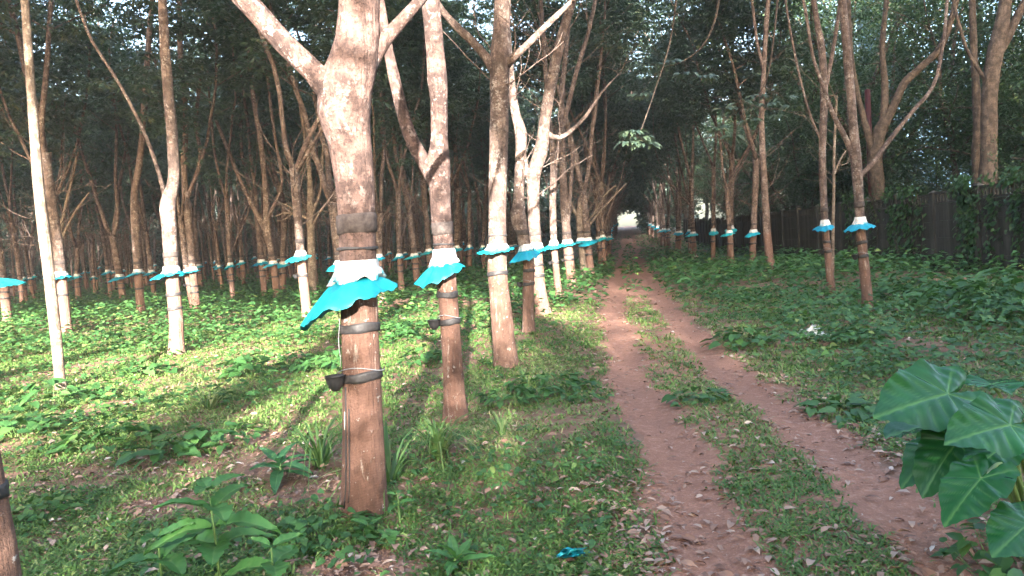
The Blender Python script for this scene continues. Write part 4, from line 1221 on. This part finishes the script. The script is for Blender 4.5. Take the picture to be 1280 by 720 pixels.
def elephant_ear():
    g = on_ground(1296, 668); base = np.array([g[0], g[1], gz(g[0], g[1])])
    root = empty('elephant_ear_plant', tuple(base)); tag(root, 'big elephant ear plant with glossy heart-shaped leaves in the lower right corner', 'plant')
    data = [((1185, 492), 3.40, (1098, 514), 3.22, (.05, -.62, .78), 1),
            ((1263, 531), 3.05, (1186, 546), 2.92, (.05, -.60, .80), 2),
            ((1226, 598), 2.85, (1179, 652), 2.74, (-.78, -.58, .30), 3),
            ((1286, 655), 2.75, (1243, 690), 2.62, (-.30, -.62, .65), 4),
            ((1200, 528), 3.62, (1104, 530), 3.50, (.0, .10, 1.0), 5),
            ((1196, 552), 3.45, (1146, 618), 3.38, (-.62, -.55, .45), 6),
            ((1172, 556), 3.66, (1124, 606), 3.60, (-.70, -.40, .50), 7),
            ((1240, 480), 3.75, (1275, 470), 3.95, (.1, .05, 1.0), 8),
            ((1320, 560), 3.2, (1400, 600), 3.1, (.3, -.5, .8), 9),
            ((1252, 560), 3.30, (1205, 590), 3.20, (-.2, -.3, .85), 10)]
    for (pa, ya, pt, yt, nrm, sd) in data:
        A = at(*pa, ya) - base; T = at(*pt, yt) - base
        L = float(np.linalg.norm(T - A))
        lf = link('leaf', polar_leaf(L, HEART, 132, 16, (0, 32, 62, 95, 135), .045, 7, .16, .12, sd), root, M['elephant'])
        orient(lf, A, T, nrm)
        b = MB(); bx = np.array([random.Random(sd).uniform(-.05, .05), random.Random(sd + 50).uniform(-.05, .05), -.02])
        mid = (A * .55 + bx * .45) + np.array([0, 0, .12 + .1 * A[2]])
        q, r = catmull([bx, bx * .7 + mid * .3, mid, A - np.array(nrm) * .004], [.016, .013, .009, .006], .04)
        b.tube(q, r, 8); b.build('petiole', M['petiole'], root)
    # a young rolled pale leaf
    A = at(1108, 520, 3.3) - base
    b = MB(); q, r = catmull([at(1118, 512, 3.35) - base, at(1106, 518, 3.3) - base, at(1092, 522, 3.28) - base], [.016, .014, .003], .01)
    b.tube(q, r, 8); b.build('rolled_leaf_tip', M['latex'], root)
elephant_ear()

def blade_leaf_mesh(L, W, seed, arch=.5, serr=0.0, n=14, mid=True):
    """pointed leaf with a folded midrib, arched along its length"""
    rg = random.Random(seed); vs = []; ve = []; cols = [-1, -.6, -.12, 0, .12, .6, 1]
    for i in range(n + 1):
        t = i / n
        w = W * .5 * (math.sin(math.pi * min(1, t * .98 + .02) ** .85) ** .8) * (1 + serr * (1 if i % 2 else -1)) + .0008
        z0 = -arch * L * t * t
        for c in cols:
            z = z0 + .16 * W * abs(c) + .035 * W * math.sin(t * 22 + seed) * abs(c) + (.03 * W * math.sin(t * 9 + seed * 2))
            vs.append((L * t * (1 - .12 * arch * t), w * c, z)); ve.append(.85 if abs(c) < .05 else (.25 if (i % 3 == 0 and abs(c) < .9) else 0))
    m = len(cols)
    b = MB(); b.v = vs; b.f = [(i * m + k, (i + 1) * m + k, (i + 1) * m + k + 1, i * m + k + 1) for i in range(n) for k in range(m - 1)]
    me = b.mesh('leaf'); a_ = me.attributes.new('vein', 'FLOAT', 'POINT'); a_.data.foreach_set('value', ve)
    return me

def stem_plant(u, v, h, levels, L, W, label, seed, mat='seedling', name='leafy_seedling', perl=2, group=None, world=None, lean=(0, 0), el0=.35):
    g = on_ground(u, v) if world is None else np.array([world[0], world[1], 0])
    x, y = g[0], g[1]
    root = empty(name, (x, y, gz(x, y))); tag(root, label, 'plant', group)
    rg = random.Random(seed)
    P = [np.array([lean[0] * t * t, lean[1] * t * t, h * t]) for t in np.linspace(0, 1, 9)]
    b = MB(); b.tube(P, [.008 * (1 - .6 * i / 8) for i in range(9)], 7); b.build('stem', M['stem'], root)
    me = [blade_leaf_mesh(L, W, seed + k, .35 + .12 * k, .10) for k in range(3)]
    a0 = rg.uniform(0, 3)
    for lv in range(levels):
        t = .28 + .72 * (lv + 1) / levels
        c = np.array([lean[0] * t * t, lean[1] * t * t, h * t])
        for j in range(perl):
            az = a0 + lv * 1.35 + j * 2 * math.pi / perl + rg.uniform(-.3, .3)
            s_ = (1.0 - .45 * (lv / max(1, levels - 1)) ** 2) * rg.uniform(.85, 1.1)
            el = el0 + .35 * lv / levels + rg.uniform(-.15, .15)
            lf = link('leaf', me[rg.randrange(3)], root, M[mat])
            lf.location = c + np.array([math.cos(az), math.sin(az), .3]) * .012
            lf.rotation_euler = (rg.uniform(-.25, .25), -el, az); lf.scale = (s_, s_, s_)
    return root

def rosette(u, v, n, L, W, label, seed, mat='rosette', h=.10, world=None, group=None, el=(.1, .9), name='rosette_plant'):
    g = on_ground(u, v) if world is None else np.array([world[0], world[1], 0])
    x, y = g[0], g[1]
    root = empty(name, (x, y, gz(x, y))); tag(root, label, 'plant', group)
    rg = random.Random(seed)
    b = MB(); b.tube([(0, 0, -.02), (0, 0, h * .5), (0, 0, h)], [.009, .008, .006], 7); b.build('stem', M['stem'], root)
    me = [blade_leaf_mesh(L, W, seed + k, .3 + .15 * k, .03) for k in range(3)]
    for k in range(n):
        az = k * 2.4 + rg.uniform(-.2, .2); e = el[0] + (el[1] - el[0]) * k / max(1, n - 1)
        lf = link('leaf', me[k % 3], root, M[mat]); s_ = rg.uniform(.8, 1.1) * (1 - .25 * k / n)
        lf.location = (math.cos(az) * .01, math.sin(az) * .01, h * (.45 + .55 * k / n))
        lf.rotation_euler = (rg.uniform(-.2, .2), -e, az); lf.scale = (s_,) * 3
    return root

def tussock(u, v, n, h, label, seed, dry=.2, group='grass tussocks', world=None, wid=.014):
    g = on_ground(u, v) if world is None else np.array([world[0], world[1], 0])
    x, y = g[0], g[1]
    root = empty('grass_tussock', (x, y, gz(x, y))); tag(root, label, 'grass', group)
    rg = random.Random(seed); b = MB(); rn = []
    for k in range(n):
        az = rg.uniform(0, 6.28); inc = rg.uniform(.1, .75); L = h * rg.uniform(.6, 1.15); tone = min(1, max(0, rg.gauss(.35 + dry, .25)))
        bx = np.array([math.cos(az), math.sin(az), 0]) * rg.uniform(0, .05); vs = []; m = 7
        side = np.array([-math.sin(az), math.cos(az), 0])
        for i in range(m):
            t = i / (m - 1); ang = inc + 1.1 * t * t * rg.uniform(.7, 1)
            c = bx + np.array([math.cos(az) * math.sin(ang), math.sin(az) * math.sin(ang), math.cos(ang)]) * L * t
            w = wid * (1 - t ** 2.2) * (.6 + .4 * min(1, t * 4)) * .5 + .0004
            vs += [c - side * w, c + np.array([0, 0, -.2 * w]), c + side * w]
        b.add(vs, [q for i in range(m - 1) for q in ((i * 3, i * 3 + 1, i * 3 + 4, i * 3 + 3), (i * 3 + 1, i * 3 + 2, i * 3 + 5, i * 3 + 4))]); rn += [tone] * len(vs)
    o = b.build('blades', M['fern'], root)
    a_ = o.data.attributes.new('rnd', 'FLOAT', 'POINT'); a_.data.foreach_set('value', rn)

def bush(u, v, r, h, n, size, label, seed, tm=T_HEART, mat='weed', wide=.75, group='leafy weed clumps', world=None, name='weed_clump', tone=.0):
    """a clump of broad-leaved weeds on thin stalks"""
    g = on_ground(u, v) if world is None else np.array([world[0], world[1], 0])
    x, y = g[0], g[1]; nr = np.random.RandomState(seed)
    root = empty(name, (x, y, gz(x, y))); tag(root, label, 'plant', group)
    az = nr.uniform(0, 6.283, n); rr = r * np.sqrt(nr.rand(n)); hh = h * (.35 + .65 * nr.rand(n)) * (1 - .45 * (rr / r) ** 2)
    X, Y = np.cos(az) * rr, np.sin(az) * rr
    a2 = az + nr.normal(0, .8, n); el = nr.uniform(-.5, .25, n)
    D = np.stack([np.cos(a2) * np.cos(el), np.sin(a2) * np.cos(el), np.sin(el)], 1)
    Nn = np.stack([nr.normal(0, .25, n) + .2 * np.cos(az), nr.normal(0, .25, n) + .2 * np.sin(az), np.ones(n)], 1)
    L = size * nr.uniform(.55, 1.25, n)
    base = ground_z(x + X, y + Y) - gz(x, y)
    link('foliage', leaf_mesh('foliage', np.stack([X, Y, hh + base], 1), D, Nn, L, L * wide, np.clip(nr.beta(2, 2.3, n) * .9 + tone, 0, 1), tm), root, M[mat])
    b = MB()
    for k in range(0, n, 2):
        b.tube([(X[k] * .55, Y[k] * .55, base[k] - .02), (X[k] * .85, Y[k] * .85, hh[k] * .6 + base[k]), (X[k], Y[k], hh[k] + base[k])], [.003, .0025, .0015], 3, 0, 0, False)
    b.build('stalks', M['stem'], root)

stem_plant(277, 742, .46, 4, .26, .135, 'upright serrated-leaf seedling at the bottom left, its leaves in tiers', 3, lean=(-.03, .02), perl=3)
stem_plant(205, 752, .28, 2, .24, .12, 'low seedling partly hidden left of the tall serrated one', 9, perl=3)
stem_plant(345, 752, .24, 2, .21, .11, 'low seedling at the bottom edge right of the tall serrated one', 12, perl=3)
rosette(352, 602, 12, .27, .085, 'dark green rosette plant on bare soil left of the foreground tree', 4, h=.14)
rosette(570, 712, 8, .17, .062, 'small bright rosette sprouting at the bottom edge, right of the foreground tree', 6, mat='seedling', h=.06, el=(.4, 1.2))
rosette(462, 676, 6, .10, .05, 'tiny seedling right at the foot of the foreground tree', 8, mat='seedling', h=.10)
stem_plant(500, 655, .16, 2, .09, .05, 'small green sprout right of the foreground trunk foot', 14, perl=3)
tussock(262, 512, 24, .50, 'pale yellowish grass tussock left of the foreground tree', 1, .5, wid=.022)
tussock(400, 585, 46, .55, 'green arching grass tussock just left of the foreground trunk', 2, .0, wid=.02)
tussock(488, 606, 24, .55, 'sparse grass tussock just right of the foreground trunk', 3, .1, wid=.02)
tussock(548, 572, 60, .48, 'full grass tussock in front of the second trunk', 4, .15, wid=.018)
tussock(660, 480, 26, .30, 'grass tussock beside the third trunk foot', 5, .0)
tussock(304, 490, 12, .36, 'thin straw-coloured tussock right of the pale one', 6, .6, wid=.016)
tussock(628, 545, 18, .26, 'low tussock between second trunk and track', 7, .05)
W = 'leafy weed clumps'
bush(60, 512, .38, .34, 60, .15, 'leafy clump at the left edge below the leaning young tree', 1)
bush(30, 545, .34, .24, 50, .13, 'low clump at the far left edge above the corner trunk', 2)
bush(140, 555, .42, .18, 70, .12, 'spreading clump of broad leaves in the left foreground', 3)
bush(265, 556, .42, .16, 80, .11, 'flat broad-leaved patch left of the foreground tree', 4)
bush(215, 572, .30, .14, 45, .12, 'small patch of lobed leaves between the left foreground clumps', 5)
bush(310, 470, .40, .30, 70, .15, 'bushy clump on the sunlit slope behind the pale tussock', 6)
bush(185, 470, .38, .28, 60, .15, 'dark clump between the leaning young tree and pale tussock', 7)
bush(690, 490, .42, .20, 120, .13, 'dense dark leafy patch on the left verge beside the track', 8, T_LEAF, 'weed', .5)
bush(640, 505, .30, .16, 60, .12, 'leafy patch at the third trunk foot', 9, T_LEAF, 'weed', .5)
bush(735, 500, .22, .12, 40, .09, 'small leafy patch touching the left wheel rut', 10, T_LEAF, 'weed', .5)
bush(875, 505, .26, .14, 60, .09, 'low broad-leaved weed in the middle of the track', 11)
bush(1055, 520, .30, .14, 45, .13, 'broad-leaved clump left of the elephant ear plant', 12)
bush(925, 432, .48, .24, 80, .14, 'dark leafy clump on the right verge', 13)
bush(985, 405, .50, .26, 90, .13, 'bright fern-like clump on the right verge behind the white plastic', 14, T_LEAF, 'weed', .3, tone=.3)
bush(1070, 430, .40, .2, 60, .12, 'leafy clump right of the white plastic scrap', 15)
bush(405, 668, .26, .14, 70, .075, 'small-leaved clump at the left of the foreground trunk foot', 16)
bush(445, 690, .20, .10, 45, .06, 'little green clump in front of the foreground trunk', 17)
bush(510, 420, .45, .32, 90, .14, 'shaded bush between the first two trunks', 18)
bush(535, 455, .40, .26, 70, .12, 'bush just left of the second trunk', 19)
bush(1265, 710, .28, .18, 70, .07, 'small leafy clump beneath the elephant ear leaves', 20)
bush(1210, 395, .9, .55, 180, .16, 'dark shrubby growth against the wall foot at the right edge', 21)
bush(1270, 400, .9, .75, 180, .17, 'dark taller shrub against the wall at the right picture edge', 22)
bush(1150, 372, .9, .5, 180, .16, 'dark shrub at the wall foot right of the V-forked tree', 23)
bush(1000, 345, .8, .4, 140, .16, 'low bush at the wall foot behind the right row', 24)
bush(120, 500, .30, .22, 50, .12, 'leafy clump at the foot of the leaning young tree', 25)
bush(745, 655, .14, .06, 30, .05, 'tiny clump on the verge close to the left rut', 26)
bush(420, 460, .5, .28, 90, .15, 'broad-leaved clump on the lit ground behind the foreground tree', 27)
bush(60, 640, .25, .12, 40, .07, 'small pale clump near the corner trunk', 28, tone=.2)

# ------------------------------------------------------------------ leafy sprays hanging over the track
def spray(u, v, Y, n, size, seed, parent_label):
    p = at(u, v, Y); nr = np.random.RandomState(seed); rg = random.Random(seed)
    return p, nr, rg
hang = empty('overhanging_branch', tuple(at(850, -60, 17.0)))
tag(hang, 'thin arching branch hanging over the track, its leaf sprays coloured pale as if sunlit', 'branch')
def hanging(root, trace, Y, tips, seed, size=.20):
    base = np.array(root.location)
    P = [at(u, v, Y) - base for (u, v, w) in trace]; Rr = [w * .5 * Y / F_PX for (_, _, w) in trace]
    b = MB(); q, r = catmull(P, Rr, .12); b.tube(q, r, 6, 0, 0, False); b.build('bough', M['bark_dark'], root)
    nr = np.random.RandomState(seed); C = []; D = []; Nn = []; Ls = []
    for (u, v) in tips:
        t = at(u, v, Y) - base
        j = min(range(len(q)), key=lambda i: np.linalg.norm(q[i] - t))
        bb = MB(); bb.tube([q[j], (q[j] + t) * .5 + np.array([0, 0, .05]), t], [.008, .006, .004], 5, 0, 0, False); bb.build('twig', M['bark_dark'], root)
        for k in range(8):
            az = nr.uniform(0, 6.28)
            for s_ in (-.6, 0, .6):
                C.append(t + np.array([math.cos(az), math.sin(az), 0]) * .14); a2 = az + s_
                D.append((math.cos(a2), math.sin(a2), nr.uniform(-.7, .0))); Nn.append((nr.normal(0, .3), nr.normal(0, .3) - .3, 1)); Ls.append(size * nr.uniform(.7, 1.25))
    Ls = np.array(Ls)
    link('foliage', leaf_mesh('foliage', np.array(C), np.array(D), np.array(Nn), Ls, Ls * .42, nr.beta(5, 2, len(C)), T_LEAF), root, M['canopy'])  # light leaf tones imitate sun falling on the sprays
hanging(hang, [(905, -40, 3), (895, 20, 2.6), (880, 55, 2.2), (855, 76, 1.8), (830, 84, 1.2)], 17.0, [(812, 82), (838, 78), (800, 118), (858, 92), (880, 96)], 5)
hang2 = empty('overhanging_branch', tuple(at(800, -60, 15.0)))
tag(hang2, 'drooping leafy twig above the far end of the track, its leaf cluster coloured pale as if sunlit', 'branch')
hanging(hang2, [(850, -40, 3), (838, 50, 2.2), (818, 115, 1.6), (803, 158, 1.4), (797, 172, 1)], 15.0, [(797, 172), (785, 178), (806, 180), (790, 165)], 6)
hang3 = empty('overhanging_branch', tuple(at(1000, -60, 20.0)))
tag(hang3, 'leafy bough with bluish green leaves in front of the right row', 'branch')
hanging(hang3, [(975, -40, 3), (968, 40, 2.4), (958, 100, 2), (940, 128, 1.4)], 20.0, [(945, 120), (962, 130), (980, 122), (925, 128), (938, 150), (905, 135), (970, 145), (990, 132), (915, 170), (895, 160)], 7)

# ------------------------------------------------------------------ litter on the ground
def crumple(u, v, w, h, d, label, mat, seed, name, cat):
    g = on_ground(u, v); nr = np.random.RandomState(seed); n = 13
    vs = []
    for i in range(n):
        for k in range(n):
            a, c = i / (n - 1) - .5, k / (n - 1) - .5
            hz = h * (fbm(a * 5 + seed, c * 5, seed) ** 1.5) * 1.6 * max(0, 1 - 2.6 * (a * a + c * c))
            vs.append((a * w * (1 + .3 * math.sin(c * 9)) + .03 * nr.normal(), c * d * (1 + .4 * math.sin(a * 8 + 1)) + .02 * nr.normal(), hz + .03 + .012 * nr.rand()))
    b = MB(); b.v = vs; b.f = [(i * n + k, i * n + k + 1, (i + 1) * n + k + 1, (i + 1) * n + k) for i in range(n - 1) for k in range(n - 1)]
    o = b.build(name, mat); o.location = (g[0], g[1], gz(g[0], g[1])); o.rotation_euler = (0, 0, .5)
    md = o.modifiers.new('thick', 'SOLIDIFY'); md.thickness = .003
    tag(o, label, cat)
crumple(1016, 424, .34, .16, .28, 'crumpled white plastic scrap lying in the weeds on the right verge', M['trash'], 4, 'plastic_scrap', 'litter')
crumple(717, 702, .045, .02, .035, 'small turquoise plastic shred in the grass at the bottom edge', M['guard'], 6, 'plastic_shred', 'litter')

# ------------------------------------------------------------------ damp air between the trees
hz = MB(); hz.box(-130, 110, -60, 190, -3.5, 32)
haze = hz.build('haze', None, None, False)
hm = bpy.data.materials.new('haze'); hm.use_nodes = True
hn = hm.node_tree; hn.nodes.clear()
ho = hn.nodes.new('ShaderNodeOutputMaterial'); hv = hn.nodes.new('ShaderNodeVolumePrincipled')
hv.inputs['Color'].default_value = (.86, .90, .94, 1); hv.inputs['Density'].default_value = .0007; hv.inputs['Anisotropy'].default_value = .2
hn.links.new(hv.outputs[0], ho.inputs['Volume'])
haze.data.materials.append(hm); tag(haze, kind='stuff')
